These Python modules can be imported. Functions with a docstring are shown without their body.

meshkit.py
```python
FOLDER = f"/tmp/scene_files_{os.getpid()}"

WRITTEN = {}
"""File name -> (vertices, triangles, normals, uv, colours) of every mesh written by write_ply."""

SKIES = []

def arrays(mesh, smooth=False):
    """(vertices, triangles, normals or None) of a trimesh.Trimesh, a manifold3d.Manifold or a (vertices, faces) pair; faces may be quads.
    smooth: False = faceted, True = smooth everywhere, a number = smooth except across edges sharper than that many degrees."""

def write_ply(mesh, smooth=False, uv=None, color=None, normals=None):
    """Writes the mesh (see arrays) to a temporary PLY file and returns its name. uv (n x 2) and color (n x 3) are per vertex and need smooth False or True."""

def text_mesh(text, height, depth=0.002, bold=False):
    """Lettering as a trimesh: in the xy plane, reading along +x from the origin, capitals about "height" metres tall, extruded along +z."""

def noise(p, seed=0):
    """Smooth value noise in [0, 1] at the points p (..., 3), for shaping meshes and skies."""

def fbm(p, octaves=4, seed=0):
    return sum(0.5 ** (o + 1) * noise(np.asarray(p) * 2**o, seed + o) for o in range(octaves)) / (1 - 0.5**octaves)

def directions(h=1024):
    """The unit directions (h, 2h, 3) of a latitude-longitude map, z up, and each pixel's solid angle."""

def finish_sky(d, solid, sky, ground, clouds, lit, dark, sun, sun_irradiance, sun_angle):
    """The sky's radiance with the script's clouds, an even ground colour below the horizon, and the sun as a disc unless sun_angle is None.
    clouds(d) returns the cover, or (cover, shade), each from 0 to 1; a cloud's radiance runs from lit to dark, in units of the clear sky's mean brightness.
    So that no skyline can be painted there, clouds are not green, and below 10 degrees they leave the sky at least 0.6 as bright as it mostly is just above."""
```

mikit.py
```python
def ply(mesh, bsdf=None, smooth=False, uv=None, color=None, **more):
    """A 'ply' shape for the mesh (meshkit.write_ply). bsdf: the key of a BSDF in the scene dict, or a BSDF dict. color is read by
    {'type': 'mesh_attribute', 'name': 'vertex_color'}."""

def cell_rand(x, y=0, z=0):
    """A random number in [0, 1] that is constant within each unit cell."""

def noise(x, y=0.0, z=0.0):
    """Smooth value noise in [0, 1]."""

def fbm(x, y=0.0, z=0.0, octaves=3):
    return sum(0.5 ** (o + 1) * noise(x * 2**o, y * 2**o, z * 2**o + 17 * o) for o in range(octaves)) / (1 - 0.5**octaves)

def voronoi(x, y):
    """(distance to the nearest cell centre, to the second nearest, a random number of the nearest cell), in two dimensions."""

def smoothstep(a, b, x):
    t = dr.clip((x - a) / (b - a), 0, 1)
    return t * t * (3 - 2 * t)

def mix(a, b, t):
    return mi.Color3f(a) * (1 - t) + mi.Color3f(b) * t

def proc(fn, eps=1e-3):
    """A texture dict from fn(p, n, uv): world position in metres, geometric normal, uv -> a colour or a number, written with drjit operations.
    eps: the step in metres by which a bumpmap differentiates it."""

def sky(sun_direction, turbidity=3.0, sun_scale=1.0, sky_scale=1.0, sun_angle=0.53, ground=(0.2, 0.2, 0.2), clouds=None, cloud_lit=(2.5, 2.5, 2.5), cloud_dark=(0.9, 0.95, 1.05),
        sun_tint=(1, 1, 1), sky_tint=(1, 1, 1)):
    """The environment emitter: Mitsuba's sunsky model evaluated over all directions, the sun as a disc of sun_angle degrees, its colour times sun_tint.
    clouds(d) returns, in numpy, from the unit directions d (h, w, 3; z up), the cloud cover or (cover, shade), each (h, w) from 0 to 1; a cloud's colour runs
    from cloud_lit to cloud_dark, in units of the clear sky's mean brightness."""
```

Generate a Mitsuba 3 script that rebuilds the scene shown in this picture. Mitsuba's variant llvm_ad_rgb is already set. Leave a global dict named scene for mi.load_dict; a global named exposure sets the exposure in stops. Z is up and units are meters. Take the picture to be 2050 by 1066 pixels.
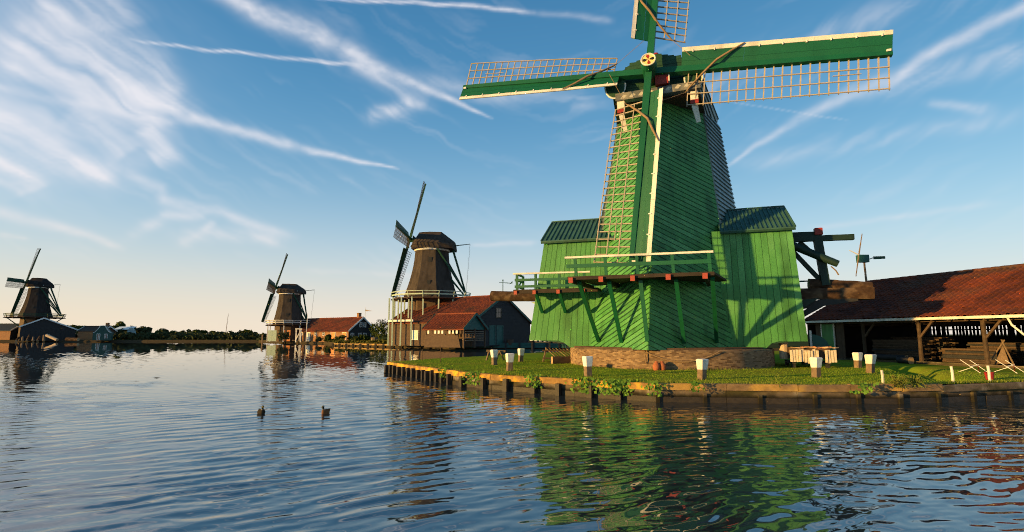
import math, random
import numpy as np, drjit as dr, mitsuba as mi
import mikit, meshkit
from mikit import fbm, noise, cell_rand, smoothstep, mix
from shapely.geometry import Polygon, Point, box as sbox
T = mi.ScalarTransform4f
PI = math.pi
rng = np.random.default_rng(7)
scene, labels = {}, {}

# ---------------------------------------------------------------- camera, sky, exposure
EYE = 2.1
PITCH = math.atan((670 - 533) / 1050.0)
scene['camera'] = {'type': 'perspective', 'fov': 88.62, 'fov_axis': 'x', 'near_clip': 0.1, 'far_clip': 9000.0,
                   'to_world': T().look_at(origin=[0, 0, EYE], target=[0, math.cos(PITCH), EYE + math.sin(PITCH)], up=[0, 0, 1])}
exposure = 2.75
SUN_AZ, SUN_EL = math.radians(-114.5), math.radians(6.5)
SUN = [math.sin(SUN_AZ) * math.cos(SUN_EL), math.cos(SUN_AZ) * math.cos(SUN_EL), math.sin(SUN_EL)]

# vapour trails and cirrus: (azimuth, elevation) in degrees, half widths in degrees, density, how torn
TRAILS = [
    ([(-32.9, 31.4), (-30.2, 30.8), (-27.4, 30.1), (-23.5, 29.7), (-19.3, 28.8)], (.8, 1.1), .85, .4),
    ([(-19.3, 28.8), (-16.1, 27.6), (-11.7, 26.3), (-7.1, 24.9), (-2.3, 23.1)], (.9, .12), .8, .3),
    ([(-18.2, 27.6), (-13.9, 26.2), (-9.4, 24.3)], (1.0, 1.0), .35, .8),
    ([(-16.1, 22.3), (-13.2, 23.2), (-11.0, 24.4)], (.7, .9), .45, .9),
    ([(-11.1, 27.0), (-3.7, 25.7), (3.2, 25.5), (9.9, 24.5)], (.9, .9), .3, .9),
    ([(-38.1, 25.2), (-34.0, 25.7), (-28.9, 26.4), (-23.3, 26.9), (-16.9, 27.2)], (.09, .17), .8, .3),
    ([(-23.6, 32.4), (-18.5, 32.9), (-11.3, 33.6), (-4.4, 33.7), (2.6, 33.2)], (.12, .2), .85, .25),
    ([(2.6, 33.2), (8.2, 32.6), (11.8, 31.9)], (.25, .3), .35, .6),
    ([(-47.6, 19.3), (-45.9, 19.1), (-42.8, 18.9), (-39.5, 19.2), (-35.9, 19.1), (-32.7, 19.5)], (.3, .4), .5, .6),
    ([(-33.6, 20.0), (-30.2, 19.7), (-26.6, 19.2), (-22.8, 18.6)], (.5, .5), .75, .45),
    ([(-22.8, 18.6), (-17.8, 18.1), (-12.5, 17.5)], (.4, .1), .8, .2),
    ([(-47.2, 9.9), (-44.9, 9.5), (-41.9, 9.0), (-39.3, 8.5), (-37.0, 7.5)], (.6, .3), .7, .4),
    ([(-37.3, 14.1), (-34.6, 13.1), (-34.2, 12.2), (-30.1, 11.8), (-27.0, 10.7), (-22.8, 9.8)], (.5, .5), .6, .5),
    ([(-36.8, 8.3), (-33.7, 10.9), (-30.5, 11.5)], (.6, .5), .35, .8),
    ([(-32.7, 8.3), (-30.0, 10.9)], (.5, .4), .35, .8), ([(-33, 9.2), (-29, 9.6), (-24, 9.3)], (.9, .6), .35, .8),
    ([(-46.7, 16.6), (-43.8, 15.9), (-41.7, 14.1), (-37.3, 13.8)], (1.6, 1.1), .75, .7),
    ([(-46.5, 13.7), (-44.4, 12.6), (-43.3, 11.2)], (1.7, 1.1), .75, .7),
    ([(-46.3, 23.1), (-41.5, 22.5), (-37.5, 21.2), (-33.2, 20.0)], (1.9, 1.1), .7, .8),
    ([(-46.0, 20.8), (-42.3, 20.6), (-38.1, 19.7), (-34.7, 19.3)], (1.2, 1.1), .65, .8),
    ([(-44.7, 25.2), (-40.8, 25.1), (-36.2, 23.6), (-33.7, 21.2)], (1.9, 1.2), .6, .85),
    ([(-42.0, 18.2), (-39.0, 17.0), (-37.0, 15.5)], (1.3, 1.1), .6, .8),
    ([(-36.6, 18.4), (-34.5, 16.6), (-35.6, 15.6)], (1.3, 1.1), .55, .9),
    ([(-42.0, 28.9), (-39.3, 25.3)], (2.6, 2.4), .45, .9),
    ([(22.9, 16.8), (26.1, 18.5), (29.8, 20.3), (34.1, 21.6), (37.6, 22.2)], (.15, .75), .55, .45),
    ([(37.2, 21.9), (39.9, 23.1), (43.3, 23.9), (46.5, 24.7), (49.3, 25.4)], (.45, .5), .7, .4),
    ([(36.1, 21.5), (40.8, 21.5), (46.4, 21.6)], (.9, 1.0), .35, .9),
    ([(39.5, 19.4), (43.7, 18.0)], (.35, .4), .45, .6), ([(23.1, 23.2), (33.9, 19.4)], (.07, .07), .25, .2),
    ([(25.1, 16.7), (37.6, 17.3), (45.7, 16.9)], (.8, .8), .18, .9),
    ([(-4.7, 9.7), (3.0, 10.0)], (.22, .3), .35, .6), ([(-44.8, 7.8), (-43.0, 7.6)], (.25, .2), .4, .5),
    ([(20, 25), (28, 26.5), (40, 27.5)], (1.2, 1.2), .2, .95), ([(-22, 6.5), (-8, 6.2)], (.3, .3), .25, .6), ([(30, 10), (44, 10.5)], (.3, .3), .2, .7),
]


def clouds(d):
    h, w, _ = d.shape
    z = np.maximum(d[..., 2], .02)
    p = np.stack([d[..., 0] / z, d[..., 1] / z, np.zeros((h, w))], -1)
    az, el = np.degrees(np.arctan2(d[..., 0], d[..., 1])), np.degrees(np.arcsin(np.clip(d[..., 2], -1, 1)))
    n0 = np.stack([az * 1.0, el * 1.0, az * 0], -1)
    warp = meshkit.fbm(n0 * .35, 4, 3) - .5
    warp2 = meshkit.fbm(n0 * .35 + 31, 4, 5) - .5
    fine = meshkit.fbm(np.stack([az * .9 + el * .5, el * 2.6 - az * .5, az * 0], -1), 5, 11)
    bend = el - 6 * np.log(np.cosh((az - 5) / 12)) + 1.6 * warp          # cirrus streaks: falling to the right at the left, rising at the right
    streak = meshkit.fbm(np.stack([(az + 2 * warp2) * .16, bend * 1.15, az * 0], -1), 5, 21)
    soft = meshkit.fbm(np.stack([az * .3, bend * .7, az * 0 + 3], -1), 3, 22)
    rag = np.clip(1.6 * fine - .3, 0, 1)
    clear = np.ones((h, w))
    A, E = az + .9 * warp, el + .7 * warp2
    for pts, (w0, w1), dens, torn in TRAILS:
        P = np.array(pts)
        lo, hi = P.min(0) - 5, P.max(0) + 5
        m = (az > lo[0]) & (az < hi[0]) & (el > lo[1]) & (el < hi[1])
        k = .35 + .65 * torn
        a, e = az[m] * (1 - k) + A[m] * k, el[m] * (1 - k) + E[m] * k
        best, tt = np.full(a.shape, 1e9), np.zeros(a.shape)
        n = len(P) - 1
        for i in range(n):
            c = np.cos(np.radians(P[i, 1]))
            dx, dy = (P[i + 1, 0] - P[i, 0]) * c, P[i + 1, 1] - P[i, 1]
            qx, qy = (a - P[i, 0]) * c, e - P[i, 1]
            t = np.clip((qx * dx + qy * dy) / (dx * dx + dy * dy), 0, 1)
            dd = np.hypot(qx - t * dx, qy - t * dy)
            b = dd < best
            best, tt = np.where(b, dd, best), np.where(b, (i + t) / n, tt)
        wd = w0 + (w1 - w0) * tt
        tex = (1 - torn) * (.55 + .45 * rag[m]) + torn * np.clip(1.7 * streak[m] - .28, 0, 1) * (.35 + .9 * soft[m])
        ends = np.clip(tt * 8 + .25, 0, 1) * np.clip((1 - tt) * 8 + .25, 0, 1)
        cov = dens * np.exp(-(best / wd) ** 2 * 1.1) * tex * ends * (1.15 + .5 * (torn > .65))
        clear[m] *= 1 - np.clip(cov, 0, .95)
    clear *= 1 - .42 * np.exp(-((az + 44) / 9) ** 2 - ((el - 19) / 8) ** 2) * (.3 + 1.1 * soft)
    veil = meshkit.fbm(np.stack([az * .12 + el * .1, el * .45, az * 0], -1), 4, 41)
    cirr = np.clip(streak * 1.9 - .95, 0, 1) * np.clip(veil * 2.4 - .85, 0, 1) * .26
    low = .95 * np.exp(-(np.clip(el, 0, 90) / 11.0) ** 1.6)          # warm evening haze that thickens towards the horizon
    c = 1 - clear * (1 - cirr)
    cover = 1 - (1 - c) * (1 - low)
    return cover, np.exp(-(np.clip(el, 0, 90) / 7.5) ** 2) * (.62 + .38 * np.clip(-az / 45, 0, 1))


scene['sky'] = mikit.sky(SUN, turbidity=3.0, sun_scale=1.9, sky_scale=1.0, sun_angle=1.0, sun_tint=(.87, 1.0, 1.15), sky_tint=(.47, 1.1, 1.62),
                         clouds=clouds, cloud_lit=(2.9, 2.9, 3.1), cloud_dark=(3.35, 2.78, 2.1), ground=(.06, .07, .07))


# ---------------------------------------------------------------- materials
def tinted(c, var=.14, fine=6.0, streak=0.0, c2=None, s2=.8, along='z'):
    """base colour with blotches; c2 is a second colour (wear, lichen) mixed in by noise."""
    c = tuple(float(x) for x in c)

    def fn(p, n, uv):
        f = fbm(p.x * fine, p.y * fine, p.z * fine * (.25 if streak else 1.0), octaves=3)
        v = 1 - var + 2 * var * f
        if streak:
            v = v * (1 - streak * smoothstep(.45, .8, fbm(p.x * 2.3, p.y * 2.3, p.z * .35, octaves=2)))
        col = mi.Color3f(c) * v
        if c2 is not None:
            col = mix(col, mi.Color3f(tuple(float(x) for x in c2)) * (.7 + .6 * f), smoothstep(.42, .68, fbm(p.x * s2, p.y * s2, p.z * s2, octaves=3)))
        return col
    return mikit.proc(fn)


def mat(name, tex, rough=.6, spec=.35, kind='principled'):
    if isinstance(tex, (tuple, list)):
        tex = {'type': 'rgb', 'value': [float(x) for x in tex]}
    b = {'type': 'principled', 'base_color': tex, 'roughness': rough, 'specular': spec} if kind == 'principled' else {'type': 'diffuse', 'reflectance': tex}
    scene[name] = {'type': 'twosided', 'bsdf': b}
    return name


G = np.array([.055, .215, .056])
mat('m_wall_a', tinted(G, .14, 3, .42, G * 1.1 + .02, .45), .55, .3)
mat('m_wall_b', tinted(G * .94, .14, 3, .42, G * 1.05 + .02, .6), .55, .3)
mat('m_wall_c', tinted(G * 1.04, .14, 3, .42, G * .85, .5), .55, .3)
WALLS = ['m_wall_a', 'm_wall_b', 'm_wall_c']
mat('m_trim_green', tinted((.004, .085, .036), .12, 2, .15), .5, .35)
mat('m_dark_green', tinted((.012, .055, .028), .25, 4, .4), .6, .3)
mat('m_hoist', tinted((.008, .026, .02), .25, 4, .4), .6, .3)
mat('m_roof_green', tinted((.035, .10, .085), .2, 3, .3), .6, .3)
mat('m_skylit_board', tinted((.16, .21, .20), .2, 3, .3), .5, .4)  # green clapboards, with reflected sky light painted in as a paler base colour
mat('m_cream', tinted((.62, .59, .53), .1, 5, .25), .55, .3)
mat('m_lath', tinted((.34, .285, .225), .22, 5), .7, .2)
mat('m_lath_dark', tinted((.06, .05, .045), .25, 5), .7, .2)
mat('m_red', tinted((.25, .025, .018), .15, 6), .55, .3)
mat('m_red_end', tinted((.30, .055, .035), .15, 6), .55, .3)
mat('m_white', tinted((.68, .67, .64), .2, 9, .3), .55, .3)
mat('m_black', (.012, .012, .012), .6, .3)
mat('m_yellow', (.68, .52, .2), .5, .3)
mat('m_rope', tinted((.22, .15, .09), .3, 20), .9, .1)
mat('m_grey_beam', tinted((.10, .11, .115), .3, 4, 0, (.2, .19, .16), 2.2), .7, .2)
mat('m_dab', tinted((.38, .36, .31), .2, 6), .7, .2)
mat('m_deck', tinted((.032, .024, .018), .3, 5), .75, .2)
mat('m_pale_board', tinted((.50, .43, .36), .15, 8), .8, .15)
mat('m_iron', (.03, .03, .03), .5, .5)


def brick_fn(p, n, uv):
    ang = dr.atan2(p.y - 28.17, p.x - 8.26) * 5.1
    row = dr.floor(p.z / .062)
    x = ang / .20 + .5 * (row - 2 * dr.floor(row / 2))
    fx, fz = x - dr.floor(x), p.z / .062 - row
    joint = dr.maximum(smoothstep(.9, .97, dr.maximum(fx, 1 - fx)), smoothstep(.78, .92, dr.maximum(fz, 1 - fz)))
    r, q = cell_rand(dr.floor(x), row, 3), cell_rand(dr.floor(x), row, 8)
    c = mix((.07, .038, .022), (.26, .17, .095), r * r)
    c = mix(c, (.30, .21, .13), q * .45)
    c = mix(c, (.17, .125, .085), joint * .6)
    return c * (.7 + .6 * fbm(p.x * 1.1, p.y * 1.1, p.z * 1.1, octaves=4))


mat('m_brick', mikit.proc(brick_fn), .85, .15)
mat('m_bark', tinted((.045, .026, .017), .5, 7, 0, (.10, .065, .042), 3), .85, .1)
mat('m_cut_wood', tinted((.36, .24, .13), .2, 9), .8, .1)
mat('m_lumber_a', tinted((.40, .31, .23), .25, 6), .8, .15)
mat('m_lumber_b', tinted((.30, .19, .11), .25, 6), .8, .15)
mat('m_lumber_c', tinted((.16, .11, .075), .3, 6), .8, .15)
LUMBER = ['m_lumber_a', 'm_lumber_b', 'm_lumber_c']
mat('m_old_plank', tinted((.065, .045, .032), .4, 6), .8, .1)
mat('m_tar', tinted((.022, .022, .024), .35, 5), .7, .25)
mat('m_tar_blue', tinted((.02, .028, .038), .35, 5), .7, .25)
mat('m_brown_wood', tinted((.075, .048, .032), .3, 5), .75, .2)
mat('m_teal', tinted((.012, .075, .065), .2, 4), .55, .3)
mat('m_pale_green', tinted((.34, .42, .32), .12, 5), .6, .3)


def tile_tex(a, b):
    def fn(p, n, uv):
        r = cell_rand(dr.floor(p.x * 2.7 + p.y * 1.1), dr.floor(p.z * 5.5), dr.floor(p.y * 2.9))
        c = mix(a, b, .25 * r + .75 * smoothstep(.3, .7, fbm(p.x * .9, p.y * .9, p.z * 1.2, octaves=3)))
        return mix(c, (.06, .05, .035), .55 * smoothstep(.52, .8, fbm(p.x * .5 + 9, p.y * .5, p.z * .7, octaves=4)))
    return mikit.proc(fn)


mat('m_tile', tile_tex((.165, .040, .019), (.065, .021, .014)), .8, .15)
mat('m_tile_far', tile_tex((.20, .055, .028), (.12, .038, .022)), .8, .15)
mat('m_thatch', tinted((.055, .045, .039), .35, 3.5, .3), .95, .05)
mat('m_thatch_dark', tinted((.036, .03, .028), .35, 3.5, .3), .95, .05)
mat('m_lichen', tinted((.24, .14, .05), .45, 6, 0, (.55, .30, .03), 2.6), .85, .1)
mat('m_mossy', tinted((.18, .12, .065), .4, 8, 0, (.36, .22, .06), 1.6), .85, .1)
def panel_fn(p, n, uv):
    f = fbm(p.x * 7, p.y * 7, p.z * 7, octaves=3)
    c = mix((.13, .10, .07), (.24, .21, .17), smoothstep(.5, .75, fbm(p.x * 3, p.y * 3, p.z * 1.2, octaves=3)))
    c = mix(c, (.05, .045, .02), smoothstep(.4, .7, fbm(p.x * 1.3 + 5, p.y * 1.3, p.z * 3, octaves=3)))
    wet = smoothstep(.34, .16, p.z + .12 * (fbm(p.x * 4, p.y * 4, 0.0, octaves=2) - .5))
    return mix(c, (.018, .016, .011), wet) * (.65 + .7 * f)


mat('m_panel', mikit.proc(panel_fn), .85, .1)
mat('m_wet_post', tinted((.028, .022, .016), .4, 9), .6, .3)
mat('m_post_pale', tinted((.17, .12, .08), .35, 9), .8, .15)
mat('m_grass', tinted((.19, .27, .022), .25, 2.2, 0, (.25, .26, .03), .5), .9, .1, 'diffuse')
mat('m_ground', tinted((.06, .075, .03), .3, .6), .9, .1, 'diffuse')
mat('m_dirt', tinted((.055, .045, .03), .3, 3), .9, .1, 'diffuse')
mat('m_blade_a', tinted((.15, .24, .022), .35, 5), .8, .1, 'diffuse')
mat('m_blade_b', tinted((.17, .20, .035), .35, 5), .8, .1, 'diffuse')
for k, c in dict(a=(.045, .065, .016), b=(.06, .075, .02), c=(.055, .065, .03), d=(.10, .10, .025), ivy=(.13, .24, .035), ivy_dark=(.06, .13, .02)).items():
    mat('m_leaf_' + k, tinted(c, .35, 1.0), .7, .15, 'diffuse')
mat('m_terracotta', tinted((.30, .10, .045), .2, 6), .7, .2)
mat('m_glass_dark', (.02, .025, .03), .08, .6)
mat('m_shutter', tinted((.55, .20, .06), .12, 4), .6, .3)
mat('m_glasshouse', (.35, .42, .42), .2, .6)
mat('m_house_green', tinted((.018, .06, .048), .15, 3), .6, .3)
mat('m_house_brick', tinted((.24, .12, .06), .2, 5), .8, .15)
mat('m_purple', (.22, .12, .38), .6, .3)
mat('m_plastic_red', (.28, .02, .02), .5, .3)
mat('m_aluminium', (.7, .7, .7), .35, .6)
scene['m_duck'] = {'type': 'diffuse', 'reflectance': {'type': 'mesh_attribute', 'name': 'vertex_color'}}
scene['m_water'] = {'type': 'plastic', 'int_ior': 2.9, 'diffuse_reflectance': {'type': 'rgb', 'value': [.03, .036, .034]}}


# ---------------------------------------------------------------- mesh helpers
def unit(v):
    v = np.asarray(v, float)
    return v / (np.linalg.norm(v) + 1e-12)


class MB:
    """collects pieces of ONE part, in any frame; .put() writes them as one mesh"""

    def __init__(self):
        self.v, self.f, self.n = [], [], 0

    def add(self, v, f):
        v, f = np.asarray(v, float).reshape(-1, 3), np.asarray(f, int)
        if f.shape[1] == 4:
            f = np.vstack([f[:, [0, 1, 2]], f[:, [0, 2, 3]]])
        self.v.append(v); self.f.append(f + self.n); self.n += len(v)
        return self

    def hexa(self, a, b):
        """two rings of equal length: a (one side) and b (the other side)"""
        k = len(a)
        v = np.vstack([a, b])
        f = [[0, i + 1, i] for i in range(1, k - 1)] + [[k, k + i, k + i + 1] for i in range(1, k - 1)]
        for i in range(k):
            j = (i + 1) % k
            f += [[i, j, k + j], [i, k + j, k + i]]
        return self.add(v, f)

    def box(self, c, d, rz=0.0):
        c, (x, y, z) = np.asarray(c, float), np.asarray(d, float) / 2
        q = np.array([[-x, -y], [x, -y], [x, y], [-x, y]])
        cs, sn = math.cos(rz), math.sin(rz)
        q = np.stack([q[:, 0] * cs - q[:, 1] * sn, q[:, 0] * sn + q[:, 1] * cs], 1)
        a = np.c_[q, np.full(4, -z)] + c
        return self.hexa(a, a + [0, 0, 2 * z])

    def beam(self, p0, p1, w, h, up=(0, 0, 1), w1=None, h1=None):
        p0, p1 = np.asarray(p0, float), np.asarray(p1, float)
        t = unit(p1 - p0)
        s = np.cross(t, up)
        s = unit(s if np.linalg.norm(s) > 1e-4 else np.cross(t, (1, 0, 0)))
        u = np.cross(s, t)
        ring = lambda p, w, h: np.array([p - s * w / 2 - u * h / 2, p + s * w / 2 - u * h / 2, p + s * w / 2 + u * h / 2, p - s * w / 2 + u * h / 2])
        return self.hexa(ring(p0, w, h), ring(p1, w1 or w, h1 or h))

    def tube(self, pts, rad, n=6, caps=True):
        pts = np.asarray(pts, float)
        rad = np.broadcast_to(rad, len(pts))
        rings, prev = [], None
        for i, p in enumerate(pts):
            t = unit(pts[min(i + 1, len(pts) - 1)] - pts[max(i - 1, 0)])
            s = np.cross(t, prev if prev is not None else ((0, 0, 1) if abs(t[2]) < .9 else (1, 0, 0)))
            s = unit(s); u = np.cross(s, t); prev = u if False else prev
            a = np.arange(n) * 2 * PI / n
            rings.append(p + rad[i] * (np.cos(a)[:, None] * s + np.sin(a)[:, None] * u))
        v = np.vstack(rings); f = []
        for i in range(len(pts) - 1):
            for k in range(n):
                j = (k + 1) % n
                f += [[i * n + k, i * n + j, i * n + n + j], [i * n + k, i * n + n + j, i * n + n + k]]
        if caps:
            m = (len(pts) - 1) * n
            f += [[0, k + 1, k] for k in range(1, n - 1)] + [[m, m + k, m + k + 1] for k in range(1, n - 1)]
        return self.add(v, f)

    def lathe(self, prof, c=(0, 0, 0), n=24, phase=0.0):
        a = np.arange(n) * 2 * PI / n + phase
        v = np.vstack([np.c_[r * np.cos(a), r * np.sin(a), np.full(n, z)] for r, z in prof]) + np.asarray(c, float)
        f = []
        for i in range(len(prof) - 1):
            for k in range(n):
                j = (k + 1) % n
                f += [[i * n + k, i * n + j, i * n + n + j], [i * n + k, i * n + n + j, i * n + n + k]]
        return self.add(v, f)

    def slab(self, ring, thick):
        ring = np.asarray(ring, float)
        return self.hexa(ring, ring + np.asarray(thick, float))

    def mesh(self, M=None):
        v, f = np.vstack(self.v), np.vstack(self.f)
        if M is not None:
            v = v @ M[:3, :3].T + M[:3, 3]
            if np.linalg.det(M[:3, :3]) < 0:
                f = f[:, ::-1]
        return v, f


used = {}


def key(base):
    k = used.get(base, -1) + 1
    used[base] = k
    return base if k == 0 else f'{base}_{k:03d}'


def put(base, mb, m, M=None, smooth=False, label=None, cat=None, group=None, kind=None, **more):
    k = key(base)
    scene[k] = mikit.ply(mb.mesh(M) if isinstance(mb, MB) else mb, m, smooth, **more)
    tag(k, label, cat, group, kind)
    return k


def tag(k, label=None, cat=None, group=None, kind=None):
    d = {a: b for a, b in (('label', label), ('category', cat), ('group', group), ('kind', kind)) if b}
    if d:
        labels[k] = d


def thing(base, label, cat, group=None):
    k = key(base)
    tag(k, label, cat, group)
    return k


def frame(x, y, az, z=0.0, mirror=False):
    """local (v right, u front, z) -> world; az = heading of the front, degrees from +Y towards +X"""
    a = math.radians(az)
    u = np.array([math.sin(a), math.cos(a), 0])
    s = np.array([-math.cos(a), math.sin(a), 0]) if not mirror else np.array([math.cos(a), -math.sin(a), 0])
    M = np.eye(4); M[:3, 0], M[:3, 1], M[:3, 2], M[:3, 3] = s, u, (0, 0, 1), (x, y, z)
    return M


def lerp(a, b, t):
    return a + (b - a) * t


def pl(x, pts):
    return float(np.interp(x, [p[0] for p in pts], [p[1] for p in pts]))


# ---------------------------------------------------------------- water
def make_water():
    d, rows = 2.6, []
    while d < 330:
        rows.append(d)
        d += max(.035, d * d / 3300.0)
    Y = np.array(rows)
    t = np.linspace(-1, 1, 900)
    X = t[None, :] * (7 + 1.25 * Y[:, None])
    Yg = np.broadcast_to(Y[:, None], X.shape)
    r = np.random.default_rng(3)
    h = np.zeros_like(X)
    calm = meshkit.fbm(np.stack([X * .12, Yg * .2, X * 0], -1), 3, 9)
    calm = .45 + 1.1 * np.clip(calm * 2 - .5, 0, 1)
    openw = 1 / (1 + np.exp((X - 3.5 + .12 * (Yg - 12)) / 2.2))          # wind waves on the open river; the island shelters the water on the right
    wx, wy = X + .9 * (meshkit.fbm(np.stack([X * .35, Yg * .35, X * 0], -1), 3, 4) - .5), Yg + .9 * (meshkit.fbm(np.stack([X * .35, Yg * .35, X * 0 + 5], -1), 3, 6) - .5)
    for i in range(84):
        lam = .11 * (1.2 / .11) ** ((i % 72 + r.random()) / 72)
        if i >= 72:
            lam = r.uniform(.16, .55)
        if i >= 72 or .24 < lam < .45 and i % 2:      # sheltered ripples, crests across the view
            ang, slope, wt = r.normal(.12, .3), .0125, 1 - .8 * openw
        elif .24 < lam < .7:
            ang, slope, wt = r.normal(-.58, .16), .018 if lam < .62 else .008, .12 + .88 * openw
        else:
            ang, slope, wt = r.normal(-.3, .45), .0065 if lam < .3 else .0028, 1.0
        k = 2 * PI / lam
        h += slope / k * np.sin(k * (wx * math.sin(ang) + wy * math.cos(ang)) + r.random() * 7) * wt * (calm if lam < .9 else 1)
    v = np.stack([X, Yg, h], -1).reshape(-1, 3)
    n0, n1 = X.shape
    i = np.arange(n0 * n1).reshape(n0, n1)
    f = np.stack([i[:-1, :-1], i[:-1, 1:], i[1:, 1:], i[1:, :-1]], -1).reshape(-1, 4)
    put('water', (v, f), 'm_water', smooth=True, kind='structure', label='rippled dark water of the wide river')
    mb = MB().add([[-700, -300, -.3], [700, -300, -.3], [700, 330, -.3], [-700, 330, -.3]], [[0, 1, 2, 3]])
    put('water', mb, 'm_water', kind='structure', label='calm river water beyond the ripples')


make_water()

# ---------------------------------------------------------------- land
QUAY = [(-6.92, 29.8), (-4.28, 25.7), (-2.16, 22.0), (-.79, 20.64), (2.15, 18.4), (4.55, 16.85), (8.7, 16.35), (11.9, 16.4), (13.3, 16.62), (16.9, 17.6), (21, 18.9), (30, 22)]
LAWN = Polygon(QUAY + [(60, 35), (60, 62), (16, 62), (8, 52), (1.1, 44), (-2.4, 38), (-5.5, 33)])

BOLL = [(-.89, 26.98, .8, 'white-topped bollard just right of the sawhorse'), (-.11, 22.58, .78, 'second white-topped bollard from the left, nearest the yellow quay bend'), (.48, 29.91, .78, 'white-topped bollard standing farthest back, left of the brick base'),
        (2.83, 19.88, .78, 'white-topped bollard in front of the left end of the brick base'), (6.51, 18.35, .74, 'white-topped bollard nearest the water, before the middle of the brick base'), (11.05, 19.42, .76, 'white-topped bollard before the lumber stack under the right wing'),
        (14.37, 21.42, .78, 'sunlit white-topped bollard in front of the shed, farthest right'), (15.72, 24.23, .74, 'shaded white-topped bollard beside the shed post'), (15.0, 27.3, .76, 'shaded white-topped bollard beside the lumber stack')]


def lawn_z(x, y):
    d = np.hypot(0, 0) * 0 + .55 + .06 * (meshkit.fbm(np.stack([x * .5, y * .5, x * 0], -1), 3, 2) - .5)
    # the ditch between the two lawns: a small trench from the shed to the quay
    ax, ay, bx, by = 18.6, 25.2, 14.6, 17.9
    t = np.clip(((x - ax) * (bx - ax) + (y - ay) * (by - ay)) / ((bx - ax) ** 2 + (by - ay) ** 2), 0, 1.0)
    dd = np.hypot(x - ax - t * (bx - ax), y - ay - t * (by - ay))
    return d - .5 * np.exp(-(dd / .55) ** 2) * np.clip((1 - t) * 6, 0, 1) + .02


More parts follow.
